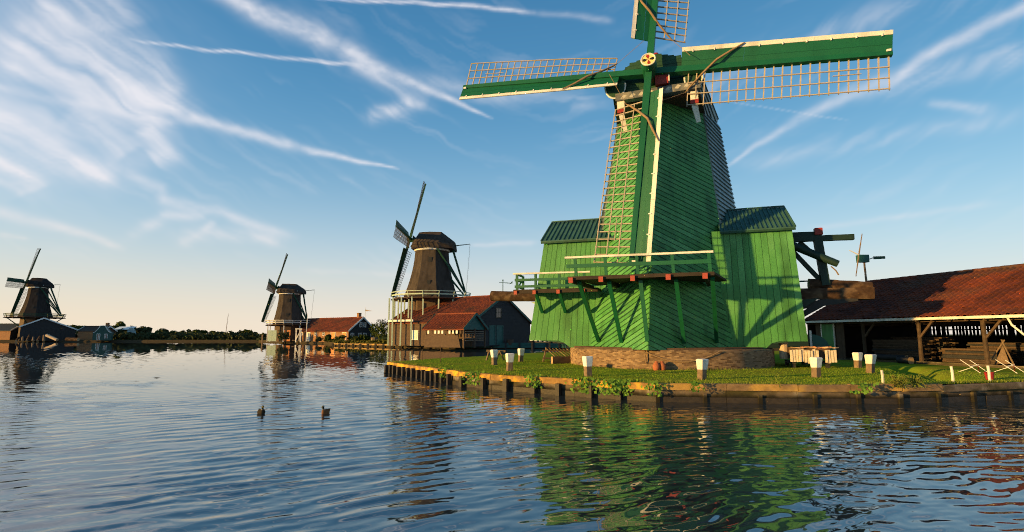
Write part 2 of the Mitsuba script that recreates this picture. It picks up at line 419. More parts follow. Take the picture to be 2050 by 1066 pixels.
def make_land():
    st = .2
    xs, ys = np.arange(-8, 34, st), np.arange(15.5, 50, st)
    X, Y = np.meshgrid(xs, ys)
    import shapely
    inside = shapely.contains_xy(LAWN.buffer(-.06), X + st / 2, Y + st / 2)[:-1, :-1]
    i = np.arange(X.size).reshape(X.shape)
    f = np.stack([i[:-1, :-1], i[:-1, 1:], i[1:, 1:], i[1:, :-1]], -1)[inside]
    v = np.stack([X, Y, lawn_z(X, Y)], -1).reshape(-1, 3)
    usedv, inv = np.unique(f, return_inverse=True)
    put('lawn', (v[usedv], inv.reshape(f.shape)), 'm_grass', smooth=True, kind='structure', label='mown green lawn around the green windmill')
    # grass tufts
    r = np.random.default_rng(5)
    N = 90000
    px, py = r.uniform(-7, 19, N), r.uniform(16.3, 34, N)
    ok = shapely.contains_xy(LAWN.buffer(-.1), px, py) & (np.hypot(px - 8.26, py - 28.17) > 5.15)
    ok &= r.random(N) < np.clip(26 / py - .35, .15, 1)
    px, py = px[ok], py[ok]
    n = len(px)
    pz = lawn_z(px, py)
    a, hgt = r.uniform(0, PI, n), r.uniform(.01, .03, n) * (1 + .8 * meshkit.fbm(np.stack([px, py, px * 0], -1), 2, 8))
    w = r.uniform(.006, .014, n)
    b0 = np.stack([px - w * np.cos(a), py - w * np.sin(a), pz - .01], -1)
    b1 = np.stack([px + w * np.cos(a), py + w * np.sin(a), pz - .01], -1)
    tp = np.stack([px + r.normal(0, .02, n), py + r.normal(0, .02, n), pz + hgt], -1)
    v = np.stack([b0, b1, tp], 1).reshape(-1, 3)
    f = np.arange(3 * n).reshape(-1, 3)
    half = r.random(n) < .7
    put('grass', (v, f[half]), 'm_blade_a', kind='stuff', label='short green grass blades on the lawn')
    put('grass', (v, f[~half]), 'm_blade_b', kind='stuff', label='yellowish grass blades mixed into the lawn')
    # longer grass left by the mower along the quay, round the brick base and the posts
    r = np.random.default_rng(15)
    P = []
    line = np.array(QUAY[:11])
    for a, b in zip(line[:-1], line[1:]):
        n = int(170 * np.linalg.norm(b - a))
        t = unit(b - a); nn = np.array([-t[1], t[0]])
        P.append(a + (b - a) * r.random((n, 1)) + nn * (.1 + np.abs(r.normal(0, .1, (n, 1)))))
    ang = r.uniform(0, 2 * PI, 2600)
    P.append(np.stack([8.26 + (5.13 + np.abs(r.normal(0, .08, 2600))) * np.cos(ang), 28.17 + (5.13 + np.abs(r.normal(0, .08, 2600))) * np.sin(ang)], 1))
    for bx, by, *_ in BOLL:
        P.append(np.array([bx, by]) + r.normal(0, .16, (90, 2)))
    P = np.vstack(P); n = len(P)
    z = lawn_z(P[:, 0], P[:, 1]); a = r.uniform(0, PI, n)
    hgt = r.uniform(.03, .12, n) * (.4 + 1.3 * meshkit.fbm(np.stack([P[:, 0] * 1.7, P[:, 1] * 1.7, a * 0], -1), 2, 18))
    dx = np.stack([np.cos(a), np.sin(a), a * 0], -1) * r.uniform(.006, .014, (n, 1))
    b0 = np.c_[P, z - .02]
    v = np.stack([b0 - dx, b0 + dx, b0 + np.c_[r.normal(0, .035, (n, 2)), hgt]], 1).reshape(-1, 3)
    put('grass', (v, np.arange(3 * n).reshape(-1, 3)), 'm_blade_b', kind='stuff', label='longer dry grass along the quay and the brick base')
    # far shore, one sheet to the horizon
    shore = [(-900, 150), (-230, 152), (-140, 156), (-75, 157), (-62, 143), (-57, 131), (-44, 124), (-36, 108), (-33.4, 100), (-9.2, 79.3), (7.3, 80), (12, 74), (16, 62), (60, 62), (60, 22), (900, 22)]
    ring = shore + [(4000, 22), (4000, 6000), (-4000, 6000), (-4000, 150)]
    import trimesh
    v2, f2 = trimesh.creation.triangulate_polygon(Polygon(ring), engine='earcut')
    put('ground', (np.c_[v2, np.full(len(v2), .5)], f2), 'm_ground', kind='structure', label='flat green land of the far bank')
    sh = np.array(shore)
    mb = MB()
    for p, q in zip(sh[:-1], sh[1:]):
        mb.add([[p[0], p[1], .5], [q[0], q[1], .5], [q[0], q[1] - .3, -.4], [p[0], p[1] - .3, -.4]], [[0, 1, 2, 3]])
    put('bank', mb, 'm_dirt', kind='structure', label='low earth bank along the far shore')


make_land()


# ---------------------------------------------------------------- the quay in front of the lawn
def along(pts, step):
    out = []
    for p, q in zip(pts[:-1], pts[1:]):
        p, q = np.array(p), np.array(q)
        n = max(1, round(np.linalg.norm(q - p) / step))
        out += [(p + (q - p) * i / n, p + (q - p) * (i + 1) / n) for i in range(n)]
    return out


def make_quay():
    q = thing('quay_wall', 'old timber quay wall with yellow lichen around the green windmill lawn', 'quay')
    r = np.random.default_rng(12)
    for a, b in along(QUAY[:11], 2.0):
        t = unit(b - a); nrm = np.array([t[1], -t[0]])      # towards the water
        left = a[0] < 4.5
        far = a[0] > 12.5
        mb = MB()
        dz = r.normal(0, .012)
        top = .575 if not far else .55
        A, B = np.r_[a + t * .008, 0], np.r_[b - t * .008, 0]
        N3 = np.r_[nrm, 0]
        ht = .21 if left else .2
        mb.slab([A - N3 * .12 + [0, 0, top + dz - ht], A + N3 * .07 + [0, 0, top + dz - ht], A + N3 * .07 + [0, 0, top + dz - .02], A + N3 * .05 + [0, 0, top + dz], A - N3 * .12 + [0, 0, top + dz]], B - A)
        put(q + '__capping_beam', mb, 'm_lichen' if left else 'm_mossy' if not far else 'm_panel')
        z0 = top - ht - .005
        for zz0, zz1, off in ((.17, z0, -.02), (-.5, .165, .0)):
            mb = MB().slab([A - N3 * .1 + [0, 0, zz0], A + N3 * (off + r.normal(0, .008)) + [0, 0, zz0], A + N3 * (off + r.normal(0, .008)) + [0, 0, zz1], A - N3 * .1 + [0, 0, zz1]], B - A)
            put(q + '__panel', mb, 'm_panel' if zz0 > 0 else 'm_wet_post')
    # posts, from their spacing along the wall
    line = np.array(QUAY[:11])
    cum = np.r_[0, np.cumsum(np.linalg.norm(np.diff(line, axis=0), axis=1))]

    def at(s):
        i = min(np.searchsorted(cum, s, 'right') - 1, len(line) - 2)
        t = unit(line[i + 1] - line[i])
        return line[i] + t * (s - cum[i]), t
    s, gap = .15, .62
    while s < cum[-1] - .5:
        p, t = at(s)
        nrm = np.array([t[1], -t[0]])
        dark = p[0] < 4.4
        w = r.uniform(.15, .2) * (1 if dark else .75)
        c = p + nrm * ((.06 if dark else -.05) + w / 2)
        hgt = (.43 if dark else .36) + r.normal(0, .02)
        if not dark:
            w, hgt = w * .8, .3 + r.normal(0, .02)
        mb = MB().beam([c[0], c[1], -.6], [c[0] + r.normal(0, .01), c[1], hgt], w, w, up=(nrm[0], nrm[1], 0))
        put(q + '__post', mb, 'm_wet_post' if dark else 'm_panel')
        s += (.62 if p[0] < -2.6 else 1.15 if p[0] < 4.5 else 1.42) * r.uniform(.88, 1.14)


make_quay()


# ---------------------------------------------------------------- foliage helper
def leaf_cloud(c, rad, n, size, r, lump=5, flat=.0):
    """n leaf-sized kites spread through lumpy clumps of an ellipsoid"""
    c, rad = np.asarray(c, float), np.asarray(rad, float)
    cl = r.normal(0, .45, (lump, 3)); cl[:, 2] = np.abs(cl[:, 2]) * .9 - .1
    cl /= np.maximum(1, np.linalg.norm(cl, axis=1, keepdims=True) / .75)
    cr = r.uniform(.3, .55, lump)
    which = r.integers(0, lump, n)
    d = r.normal(0, 1, (n, 3)); d /= np.linalg.norm(d, axis=1, keepdims=True)
    p = c + rad * (cl[which] + d * cr[which, None] * r.uniform(.55, 1.0, (n, 1)))
    a = r.normal(0, 1, (n, 3)); a /= np.linalg.norm(a, axis=1, keepdims=True)
    b = np.cross(a, r.normal(0, 1, (n, 3))); b /= np.linalg.norm(b, axis=1, keepdims=True)
    s = size * r.uniform(.6, 1.3, (n, 1))
    v = np.stack([p - a * s, p + b * s * .55, p + a * s, p - b * s * .55], 1).reshape(-1, 3)
    f = np.arange(4 * n).reshape(-1, 4)
    return v, f


def tree(base, x, y, h, w, m, label, cat, group=None, seed=0, n=420, trunk=True, z0=.5, size=None):
    r = np.random.default_rng(1000 + seed)
    k = thing(base, label, cat, group)
    if trunk:
        mb = MB().tube([(x, y, z0 - .2), (x + r.normal(0, .1), y, z0 + h * .35), (x + r.normal(0, .2), y, z0 + h * .7)], [.05 * h, .035 * h, .012 * h], 6)
        for q in range(4):
            a = r.uniform(0, 2 * PI)
            mb.tube([(x, y, z0 + h * r.uniform(.3, .5)), (x + math.cos(a) * w * .35, y + math.sin(a) * w * .35, z0 + h * r.uniform(.6, .8))], [.018 * h, .006 * h], 5)
        put(k + '__trunk', mb, 'm_brown_wood')
        c, rad = (x, y, z0 + h * .58), (w / 2, w / 2, h * .46)
    else:
        c, rad = (x, y, z0 + h * .35), (w / 2, w / 2, h * .62)
    mb = MB().add(*leaf_cloud(c, rad, n, size or .1 * w + .08, r, 9))
    put(k + '__crown', mb, m)
    return k


# vines that hang over the quay
def quay_plant(x, y, seed, label, w=.6, drop=.45, n=120):
    r = np.random.default_rng(seed)
    k = thing('creeper', label, 'creeper', None)
    mb, st = MB(), MB()
    for j in range(5):
        px = x + r.normal(0, w * .35)
        pts = [(px, y + .18, .6), (px + r.normal(0, .05), y - .12, .62), (px + r.normal(0, .08), y - .25, .62 - drop * r.uniform(.5, 1))]
        st.tube(pts, [.012, .01, .005], 4)
    put(k + '__stem', st, 'm_leaf_ivy_dark')
    v, f = [], 0
    for j in range(n):
        px, pz = x + r.normal(0, w * .4), .66 - drop * r.random() ** 1.2
        p = np.array([px, y - .16 - .12 * r.random(), pz])
        s = r.uniform(.03, .075)
        a = unit(r.normal(0, 1, 3) * [1, .3, 1]); b = unit(np.cross(a, [r.normal(0, .4), -1, r.normal(0, .4)]))
        v.append([p - a * s, p - a * .3 * s + b * s * .8, p + a * s, p - a * .3 * s - b * s * .8])
    mb.add(np.array(v).reshape(-1, 3), np.arange(4 * n).reshape(-1, 4))
    put(k + '__leaves', mb, 'm_leaf_ivy' if seed % 2 else 'm_leaf_ivy_dark')


for i, (x, y, w, drop, n, lab) in enumerate([
        (-2.95, 23.3, .3, .4, 40, 'small green creeper on the yellow quay between close dark posts'),
        (-1.55, 21.2, .45, .5, 90, 'leafy creeper at the bend of the yellow quay'),
        (.75, 19.35, .4, .45, 60, 'creeper hanging over the yellow quay left of the white bollard'),
        (2.35, 18.1, .5, .5, 90, 'creeper hanging on the quay under the front white bollard'),
        (3.35, 17.5, .9, .5, 230, 'widest mass of creeper on the quay'),
        (4.35, 16.8, .35, .45, 50, 'creeper where the yellow quay meets the brown one'),
        (5.6, 16.55, .22, .3, 22, 'tiny creeper on the brown quay'),
        (10.55, 16.2, .4, .3, 40, 'sparse creeper on the brown quay by the stake')]):
    quay_plant(x, y, 41 + 2 * i + (i == 6), lab, w, drop, n)
for x, y, n, lab in ((11.75, 16.35, 160, 'yellowish weeds round the pale stake on the quay'), (12.35, 16.4, 130, 'dry golden weeds at the step of the quay'), (8.1, 16.5, 30, 'thin dry weed on the brown quay edge')):
    r = np.random.default_rng(int(x * 10)); k = thing('weed', lab, 'weed'); mb = MB(); lv = MB()
    for j in range(n // 4):
        a, l = r.uniform(0, 2 * PI), r.uniform(.2, .55)
        mb.tube([(x + r.normal(0, .12), y + r.normal(0, .1), .5), (x + .3 * math.cos(a) * l, y + .3 * math.sin(a) * l, .5 + .7 * l), (x + .8 * math.cos(a) * l, y + .8 * math.sin(a) * l - .1, .5 + .75 * l * r.uniform(.3, 1.2))], [.008, .006, .003], 3)
    put(k + '__stem', mb, 'm_blade_b')
    lv.add(*leaf_cloud((x, y - .05, .62), (.32, .25, .3), n, .035, r, 6)); put(k + '__leaves', lv, 'm_leaf_d')
# ==== PART 2 ====
# ---------------------------------------------------------------- the green windmill
# local frame of the mill: v to the right as seen from its front, u to the front, z up
MM = frame(7.753, 27.374, 198.3)
mill = thing('green_windmill', 'large bright green wooden windmill with plank walls and cream rails on the lawn', 'windmill')
ZB, ZT = 1.42, 14.35
vR = lambda z: pl(z, [(1.4, 3.35), (7.3, 3.09), (14.4, 2.5)])
vL = lambda z: pl(z, [(1.4, -3.58), (8.2, -2.83), (14.4, -1.88)])
vP = lambda z: pl(z, [(1.4, -.40), (7.0, -.12), (14.4, .21)])
uP = lambda z: pl(z, [(1.4, 4.6), (7.0, 3.3), (14.4, 1.9)])
uC = lambda z: pl(z, [(1.4, .82), (7.0, .15), (14.4, -.55)])
vRr = lambda z: pl(z, [(1.4, 4.7), (7.3, 4.35), (14.4, 3.5)])
vLr = lambda z: pl(z, [(1.4, -4.8), (7.3, -3.9), (14.4, -2.25)])
UR = -3.6


def clad_quad(corner, rings, thick, out):
    """one clapboard: rings = 4 corners bottom-left, bottom-right, top-right, top-left; lower edge stands proud"""
    bl, br, tr, tl = [np.asarray(x, float) for x in rings]
    o = np.asarray(out, float)
    mb = MB()
    mb.hexa([bl, br, tr, tl], [bl + o * thick, br + o * thick, tr + o * thick * .3, tl + o * thick * .3])
    return mb


# brick base ring
mb = MB().lathe([(5.1, .2), (5.1, 1.36), (5.04, 1.42), (4.6, 1.43), (.1, 1.43)], (.2, -.9, 0), 72)
put(mill + '__brick_base', mb, 'm_brick', MM, smooth=40)
mb = MB().lathe([(4.9, 1.43), (4.9, 1.5), (.1, 1.5)], (.1, -1.0, 0), 32)
put(mill + '__roller_ring', mb, 'm_brown_wood', MM)

# the two front walls meet in a prow; their boards slant down from it
for side in (1, -1):
    vC = vR if side > 0 else vL
    P = lambda t, z: np.array([lerp(vP(z), vC(z), t), lerp(uP(z), uC(z), t), z])
    back = MB()
    zs = np.linspace(ZB, ZT, 12)
    for z0, z1 in zip(zs[:-1], zs[1:]):
        back.add([P(0, z0), P(1, z0), P(1, z1), P(0, z1)], [[0, 1, 2, 3]])
    wall = put(mill + '__front_wall', back, 'm_dark_green', MM)
    facepoly = Polygon([(0, ZB), (1, ZB), (1, ZT), (0, ZT)])
    drop = lambda z: pl(z, [(1, 2.1), (5, 1.8), (9, 1.2), (15, .75)])
    out = unit([side * .62, .78, .08])
    zp, i = ZB, 0
    rb = np.random.default_rng(30 + side)
    while zp < ZT + 2.2:
        h = .235
        g = .0
        q = Polygon([(0, zp), (1, zp - drop(zp)), (1, zp + h - .032 - drop(zp + h)), (0, zp + h - .032)]).intersection(facepoly)
        if q.area > .004 and q.geom_type == 'Polygon':
            c = np.array(q.exterior.coords)[:-1]
            if len(c) >= 3:
                low = np.array([lerp(zp, zp - drop(zp), x) for x, _ in c]); hi = np.array([lerp(zp + h, zp + h - drop(zp + h), x) for x, _ in c])
                k = np.clip((c[:, 1] - low) / (hi - low), 0, 1)
                base = np.array([P(x, z) for x, z in c])
                front = base + out * (.008 + (.03 if side < 0 else .02) * (1 - k) + .003 * rb.random())[:, None]
                put(wall + '__plank', MB().hexa(base, front), WALLS[rb.integers(0, 3)], MM)
        zp += h; i += 1

# side walls of the body: overlapping horizontal boards
for side in (1, -1):
    f0, f1 = (vR, vRr) if side > 0 else (vL, vLr)
    S = lambda t, z: np.array([lerp(f0(z), f1(z), t), lerp(uC(z), UR, t), z])
    mb = MB().add([S(0, ZB), S(1, ZB), S(1, ZT), S(0, ZT)], [[0, 1, 2, 3]])
    wall = put(mill + '__side_wall', mb, 'm_dark_green', MM)
    z = 6.4
    while z < ZT - .1:
        o = np.array([side * 1.0, .1, 0])
        put(wall + '__plank', clad_quad(0, [S(-.01, z), S(1.01, z), S(1.01, min(z + .27, ZT)), S(-.01, min(z + .27, ZT))], .11, o), 'm_skylit_board', MM)
        z += .265
R4 = [(vLr, ZB), (vRr, ZB), (vRr, ZT), (vLr, ZT)]
put(mill + '__rear_wall', MB().add([[f(z), UR, z] for f, z in R4], [[0, 1, 2, 3]]), 'm_wall_b', MM)
put(mill + '__floor', MB().add([[vP(ZB), uP(ZB), ZB + .03], [vR(ZB), uC(ZB), ZB + .03], [vRr(ZB), UR, ZB + .03], [vLr(ZB), UR, ZB + .03], [vL(ZB), uC(ZB), ZB + .03]], [[0, 1, 2], [0, 2, 3], [0, 3, 4]]), 'm_brown_wood', MM)

# the two wings
UW, ZE, ZR, URW = .8, 7.2, 8.62, -3.9
UM = (UW + URW) / 2
for side in (1, -1):
    wb, we, vin = (6.55, 6.2, 2.6) if side > 0 else (-6.93, -6.02, -2.4)

    def zb(a):
        return ZB if abs(a) < 4.75 else ZB + .36 * float(np.clip((abs(a) - 4.75) / .45, 0, 1)) ** .6
    nb = 13 if side > 0 else 14
    mb = MB().add([[vin, UW - .03, ZB], [wb, UW - .03, ZB + .4], [we, UW - .03, ZE], [vin, UW - .03, ZE]], [[0, 1, 2, 3]])
    wall = put(mill + '__wing_wall', mb, 'm_dark_green', MM)
    rb = np.random.default_rng(60 + side)
    for i in range(nb):
        a, b = i / nb, (i + 1) / nb
        p0, p1 = lerp(vin, wb, a), lerp(vin, wb, b)
        q0, q1 = lerp(vin, we, a), lerp(vin, we, b)
        e = .009 * side
        yo = .018 + .012 * rb.random() + (.014 if i % 2 else 0)
        ring = [[p0 + e, UW - .02, zb(p0)], [(p0 + p1) / 2, UW - .02, zb((p0 + p1) / 2)], [p1 - e, UW - .02, zb(p1)], [q1 - e, UW - .02, ZE], [q0 + e, UW - .02, ZE]]
        put(wall + '__plank', MB().slab(ring, (0, yo, 0)), WALLS[rb.integers(0, 3)], MM)
    # end wall with its gable, back wall, floor
    ring = [[wb, UW, ZB + .36], [we, UW, ZE], [lerp(we, wb, -.02), UM, ZR], [we, URW, ZE], [wb, URW, ZB + .36]]
    put(mill + '__end_wall', MB().slab(ring, (-.06 * side, 0, 0)), 'm_wall_b', MM)
    put(mill + '__rear_wing_wall', MB().add([[vin, URW, ZB], [wb, URW, ZB + .4], [we, URW, ZE], [vin, URW, ZE]], [[0, 1, 2, 3]]), 'm_wall_b', MM)
    put(mill + '__wing_floor', MB().add([[vin, UW - .05, ZB + .1], [wb * .99, UW - .05, ZB + .42], [wb * .99, URW, ZB + .42], [vin, URW, ZB + .1]], [[0, 1, 2, 3]]), 'm_brown_wood', MM)
    # roof of long planks with raised seams, running from ridge to eave
    v0, v1 = vin + .35 * side, we + .14 * side
    vi1 = 3.0 if side > 0 else -2.2
    for sgn in (1, -1):
        ue = UW + .2 if sgn > 0 else URW - .2
        ze = ZE - .08
        mb = MB().slab([[vi1, ue, ze], [v1, ue, ze], [v1, UM, ZR + .05], [vi1, UM, ZR + .05]], (0, 0, .05))
        roof = put(mill + '__wing_roof', mb, 'm_roof_green', MM)
        nbt = 16
        for i in range(nbt + 1):
            vv = lerp(vi1, v1, i / nbt)
            put(roof + '__batten', MB().beam([vv, ue, ze + .07], [vv, UM, ZR + .12], .05, .07), 'm_roof_green', MM)
        if sgn > 0:
            put(roof + '__eave_board', MB().box([(vi1 + v1) / 2, ue + .0, ze - .045], [abs(v1 - vi1), .05, .1]), 'm_dark_green', MM)
    put(mill + '__ridge_board', MB().box([(vi1 + v1) / 2, UM, ZR + .15], [abs(v1 - vi1), .16, .06]), 'm_roof_green', MM)

# cap
def cap_ring(t):
    """cross-section of the cap, from right foot over the ridge to left foot; t 0 front .. 1 rear"""
    fr = [(2.15, 14.15), (2.42, 14.75), (2.1, 15.45), (1.45, 16.0), (.25, 16.35), (-.95, 16.0), (-1.6, 15.45), (-1.9, 14.75), (-1.7, 14.15)]
    re = [(3.0, 13.75), (3.45, 14.6), (3.0, 15.7), (2.0, 16.45), (.3, 16.85), (-1.3, 16.45), (-1.9, 15.7), (-2.2, 14.6), (-1.9, 13.75)]
    u = lerp(2.1, -3.3, t)
    return [np.array([lerp(a[0], b[0], t), u, lerp(a[1], b[1], t)]) for a, b in zip(fr, re)]


F0, F1 = cap_ring(0), cap_ring(1)
mb = MB()
for i in range(8):
    mb.add([F0[i], F1[i], F1[i + 1], F0[i + 1]], [[0, 1, 2, 3]])
mb.add(F1, [[0, i + 1, i] for i in range(1, 8)])
cap = put(mill + '__cap', mb, 'm_dark_green', MM)
for i in range(8):
    c0 = (F0[i] + F0[i + 1]) / 2 - np.array([.27, 1.6, 14.9]); c0[1] = 0
    o = unit(c0)
    for j in range(4):
        a, b = j / 4, (j + 1) / 4
        A0, A1, B0, B1 = (F0[i] + (F0[i + 1] - F0[i]) * a, F1[i] + (F1[i + 1] - F1[i]) * a, F0[i] + (F0[i + 1] - F0[i]) * b, F1[i] + (F1[i + 1] - F1[i]) * b)
        lowfirst = A0[2] < B0[2]
        ring = [A0, A1, B1, B0] if lowfirst else [B0, B1, A1, A0]
        put(cap + '__plank', clad_quad(0, ring, .09, o), 'm_skylit_board' if i < 2 else 'm_dark_green', MM)  # right-hand courses get the paler colour, painted sky light; the rest stay dark green
ff = [p + np.array([0, -.02, 0]) for p in F0]
front = put(mill + '__cap_front', MB().slab(ff, (0, .05, 0)), 'm_dark_green', MM)
for i in range(9):
    z0 = 14.3 + i * .2
    wv = pl(z0, [(14.1, 2.0), (14.75, 2.2), (15.45, 1.85), (16.0, 1.2), (16.4, .2)])
    put(front + '__plank', MB().box([.25, 2.12, z0 + .09], [2 * wv * .97, .06 + .02 * (i % 2), .185]), 'm_dark_green', MM)
# weather beam with its painted dabs
put(mill + '__weather_beam', MB().beam([-1.75, 2.35, 14.12], [2.35, 2.35, 14.22], .42, .38), 'm_grey_beam', MM)
for i in range(9):
    v0 = -1.5 + i * .44
    put(mill + '__painted_diamond', MB().slab([[v0, 2.563, 14.02 + .024 * i], [v0 + .17, 2.563, 13.98 + .024 * i], [v0 + .33, 2.563, 14.13 + .024 * i], [v0 + .16, 2.563, 14.2 + .024 * i]], (0, .006, 0)), 'm_dab', MM)
# rounded cheek boards with pale rims
for vv, rr in ((-1.75, .52), (2.05, .42)):
    a = np.linspace(PI * .95, PI * 2.05, 14)
    zc = 14.75 if vv < 0 else 14.6
    ring = [[vv + rr * math.cos(x), 2.45, zc + rr * 1.25 * math.sin(x)] for x in a]
    ring += [[vv + rr, 2.45, zc + .35], [vv - rr, 2.45, zc + .35]]
    put(mill + '__cheek_board', MB().slab(ring, (0, .06, 0)), 'm_dark_green', MM)
    put(mill + '__cheek_rim', MB().tube([[vv + rr * math.cos(x), 2.5, zc + rr * 1.25 * math.sin(x)] for x in a], .045, 6), 'm_white', MM)
# corbels under the beam
for vv in (-1.5, 2.05):
    k = put(mill + '__corbel', MB().box([vv, 2.3, 13.72], [.36, .34, .42]), 'm_cream', MM)
    put(k + '__red_band', MB().box([vv, 2.3, 13.41], [.37, .35, .2]), 'm_red', MM)
    put(k + '__foot', MB().beam([vv, 2.25, 13.31], [vv + .16, 2.0, 12.5], .28, .3, up=(0, 1, 0), w1=.2, h1=.2), 'm_cream', MM)
put(mill + '__cap_sill', MB().slab([[-1.8, 2.0, 13.95], [2.35, 2.0, 13.95], [3.0, -3.4, 13.9], [-2.4, -3.4, 13.9]], (0, 0, .12)), 'm_brown_wood', MM)
put(mill + '__bearing_block', MB().box([.55, 2.5, 14.72], [.62, .5, .62]), 'm_red', MM)
put(mill + '__bearing_edge', MB().box([.9, 2.52, 14.75], [.06, .52, .5]), 'm_cream', MM)
put(mill + '__ridge_knob', MB().lathe([(.02, 16.15), (.16, 16.2), (.19, 16.35), (.12, 16.5), (.01, 16.56)], (.3, 1.9, 0), 12), 'm_plastic_red', MM, smooth=50)

# ---- shaft, hub disc and sails
TILT, ROT = math.radians(10.5), math.radians(-5.0)
HUB = np.array([0, 3.0, 15.14])
AX = np.array([0, math.cos(TILT), math.sin(TILT)])
UPV = np.array([0, -math.sin(TILT), math.cos(TILT)])
E1 = math.cos(ROT) * np.array([1., 0, 0]) + math.sin(ROT) * UPV
E2 = -math.sin(ROT - math.radians(.5)) * np.array([1., 0, 0]) + math.cos(ROT - math.radians(.5)) * UPV
put(mill + '__windshaft', MB().tube([HUB - AX * 3.0, HUB - AX * .3, HUB + AX * .35, HUB + AX * .68], [.3, .34, .38, .3], 16), 'm_trim_green', MM)
disc = MB()
a = np.linspace(0, 2 * PI, 29)[:-1]
ringp = lambda r, n: [HUB + AX * n + r * (math.cos(x) * E1 + math.sin(x) * E2) for x in a]
disc.hexa(ringp(.34, .68), ringp(.34, .74))
hubk = put(mill + '__hub_disc', disc, 'm_yellow', MM)
put(hubk + '__rim', MB().tube(ringp(.33, .745) + ringp(.33, .745)[:1], .035, 5), 'm_cream', MM)
for i in range(4):
    b = ROT + math.radians(12) + i * PI / 2
    pts = [HUB + AX * .742 + r * (math.cos(b + w) * np.array([1., 0, 0]) + math.sin(b + w) * UPV) for r, w in ((.03, 0), (.2, -.42), (.27, -.2), (.27, .2), (.2, .42))]
    put(hubk + '__petal', MB().slab(pts, AX * .012), 'm_red' if i % 2 else 'm_black', MM)

RT = 10.25
for ai, (er, lead) in enumerate(((E1, E2), (E2, -E1), (-E1, -E2), (-E2, E1))):
    vert = ai % 2
    n0 = .12 if vert else -.3
    H0 = HUB + AX * n0
    X = lambda r, q, n: H0 + er * r - lead * q + AX * n            # q towards the trailing (lattice) side
    sail = put(mill + '__sail', MB().beam(X(0, 0, 0), X(RT, 0, 0), .34, .36, up=AX, w1=.2, h1=.2), 'm_trim_green', MM,
               label=('right-hand sail of the green windmill, boards above its lattice', 'upright sail of the green windmill, cut off at the top', 'left-hand sail of the green windmill with lattice on top', 'lowest sail of the green windmill in front of the body')[ai])
    th = lambda r: math.radians(pl(r, [(1.5, 23), (4, 15), (7, 9), (RT, 3)]))
    ph = lambda r: math.radians(pl(r, [(1.5, 24), (4, 19), (RT, 12)]))
    Wl, Wb = 1.72, (.86, .86, .76, .66)[ai]
    L = lambda r, w, dn=0.0: X(r, w * math.cos(th(r)), -w * math.sin(th(r)) - .05 + dn)
    B = lambda r, w, dn=0.0: X(r, -w * math.cos(ph(r)), w * math.sin(ph(r)) + dn)
    # windboards: three lengths, edge strip
    for r0, r1 in ((1.5, 4.3), (4.304, 7.2), (7.204, RT)):
        sub = MB()
        for w0, w1 in ((.08, .42), (.43, Wb)):
            sub.hexa([B(r0, w0), B(r1, w0), B(r1, w1), B(r0, w1)], [B(r0, w0, .035), B(r1, w0, .035), B(r1, w1, .035), B(r0, w1, .035)])
        put(sail + '__windboard', sub, 'm_trim_green', MM)
    sub = MB()
    for r0, r1 in ((1.5, 4.3), (4.31, 7.2), (7.21, RT)):
        sub.hexa([B(r0, Wb, -.02), B(r1, Wb, -.02), B(r1, Wb + .2, -.0), B(r0, Wb + .2, -.0)], [B(r0, Wb, .06), B(r1, Wb, .06), B(r1, Wb + .2, .06), B(r0, Wb + .2, .06)])
    put(sail + '__edge_strip', sub, 'm_cream', MM)
    for r in np.linspace(2.0, RT - .4, 9):
        put(sail + '__cleat', MB().beam(B(r, Wb - .06, .07), B(r, Wb + .06, .07), .05, .05, up=AX), 'm_white', MM)
    # lattice
    nbar = 23
    rs = np.linspace(1.85, RT - .12, nbar)
    for r in rs:
        put(sail + '__bar', MB().beam(L(r, -.12), L(r, Wl), .056, .06, up=AX, w1=.046, h1=.045), 'm_lath', MM)
    for w in (Wl * .36, Wl * .67, Wl - .05):
        sub = MB()
        for r0, r1 in zip(rs[:-1], rs[1:]):
            sub.beam(L(r0, w, .05), L(r1, w, .05), .044, .04, up=AX)
        put(sail + '__lath', sub, 'm_lath', MM)
    sub = MB().beam(L(8.0, Wl * .5, .06), L(9.1, Wl * .5, .06), .03, .03, up=AX)
    put(sail + '__lath', sub, 'm_lath', MM)
    # rolled sailcloth, tied from the leading edge across the stock
    pts = [B(4.3, Wb + .15, .12), B(3.7, Wb * .75, .16), B(3.1, .2, .3), L(2.5, .3, .2), L(1.95, .85, .12), L(1.75, 1.1, .1)]
    put(sail + '__rolled_cloth', MB().tube(pts, [.025, .055, .06, .055, .045, .02], 8), 'm_rope', MM, smooth=60)
    put(sail + '__line', MB().tube([L(1.75, 1.1, .1), H0 - lead * 1.9 + er * .35 + AX * .2], [.012, .012], 4), 'm_rope', MM)
    put(sail + '__peg', MB().box(B(RT - .15, .12, .08), [.16, .1, .1]), 'm_white', MM)

# ---- main gallery round the prow
ZD, PF = 4.6, 5.2
FL, FR = -3.78, 2.42
deck = [[FL, PF, ZD], [FR, PF, ZD], [3.15, 1.6, ZD], [-3.05, 1.6, ZD]]
gal = put(mill + '__gallery', MB().slab(deck, (0, 0, .04)), 'm_deck', MM, label='front gallery of the green windmill with cream handrail')
for i in range(14):
    ua, ub = lerp(PF + .06, 1.7, i / 14), lerp(PF + .06, 1.7, (i + .94) / 14)
    ka, kb = (PF - ua) / (PF - 1.6), (PF - ub) / (PF - 1.6)
    put(gal + '__plank', MB().slab([[lerp(FL, -3.05, ka), ua, ZD + .042], [lerp(FR, 3.15, ka), ua, ZD + .042], [lerp(FR, 3.15, kb), ub, ZD + .042], [lerp(FL, -3.05, kb), ub, ZD + .042]], (0, 0, .05)), 'm_deck', MM)
put(gal + '__fascia', MB().beam([FL, PF + .05, ZD + .0], [FR, PF + .05, ZD + .0], .05, .13), 'm_deck', MM)
BE = [-3.62, -2.27, -.9, .58, 2.05]
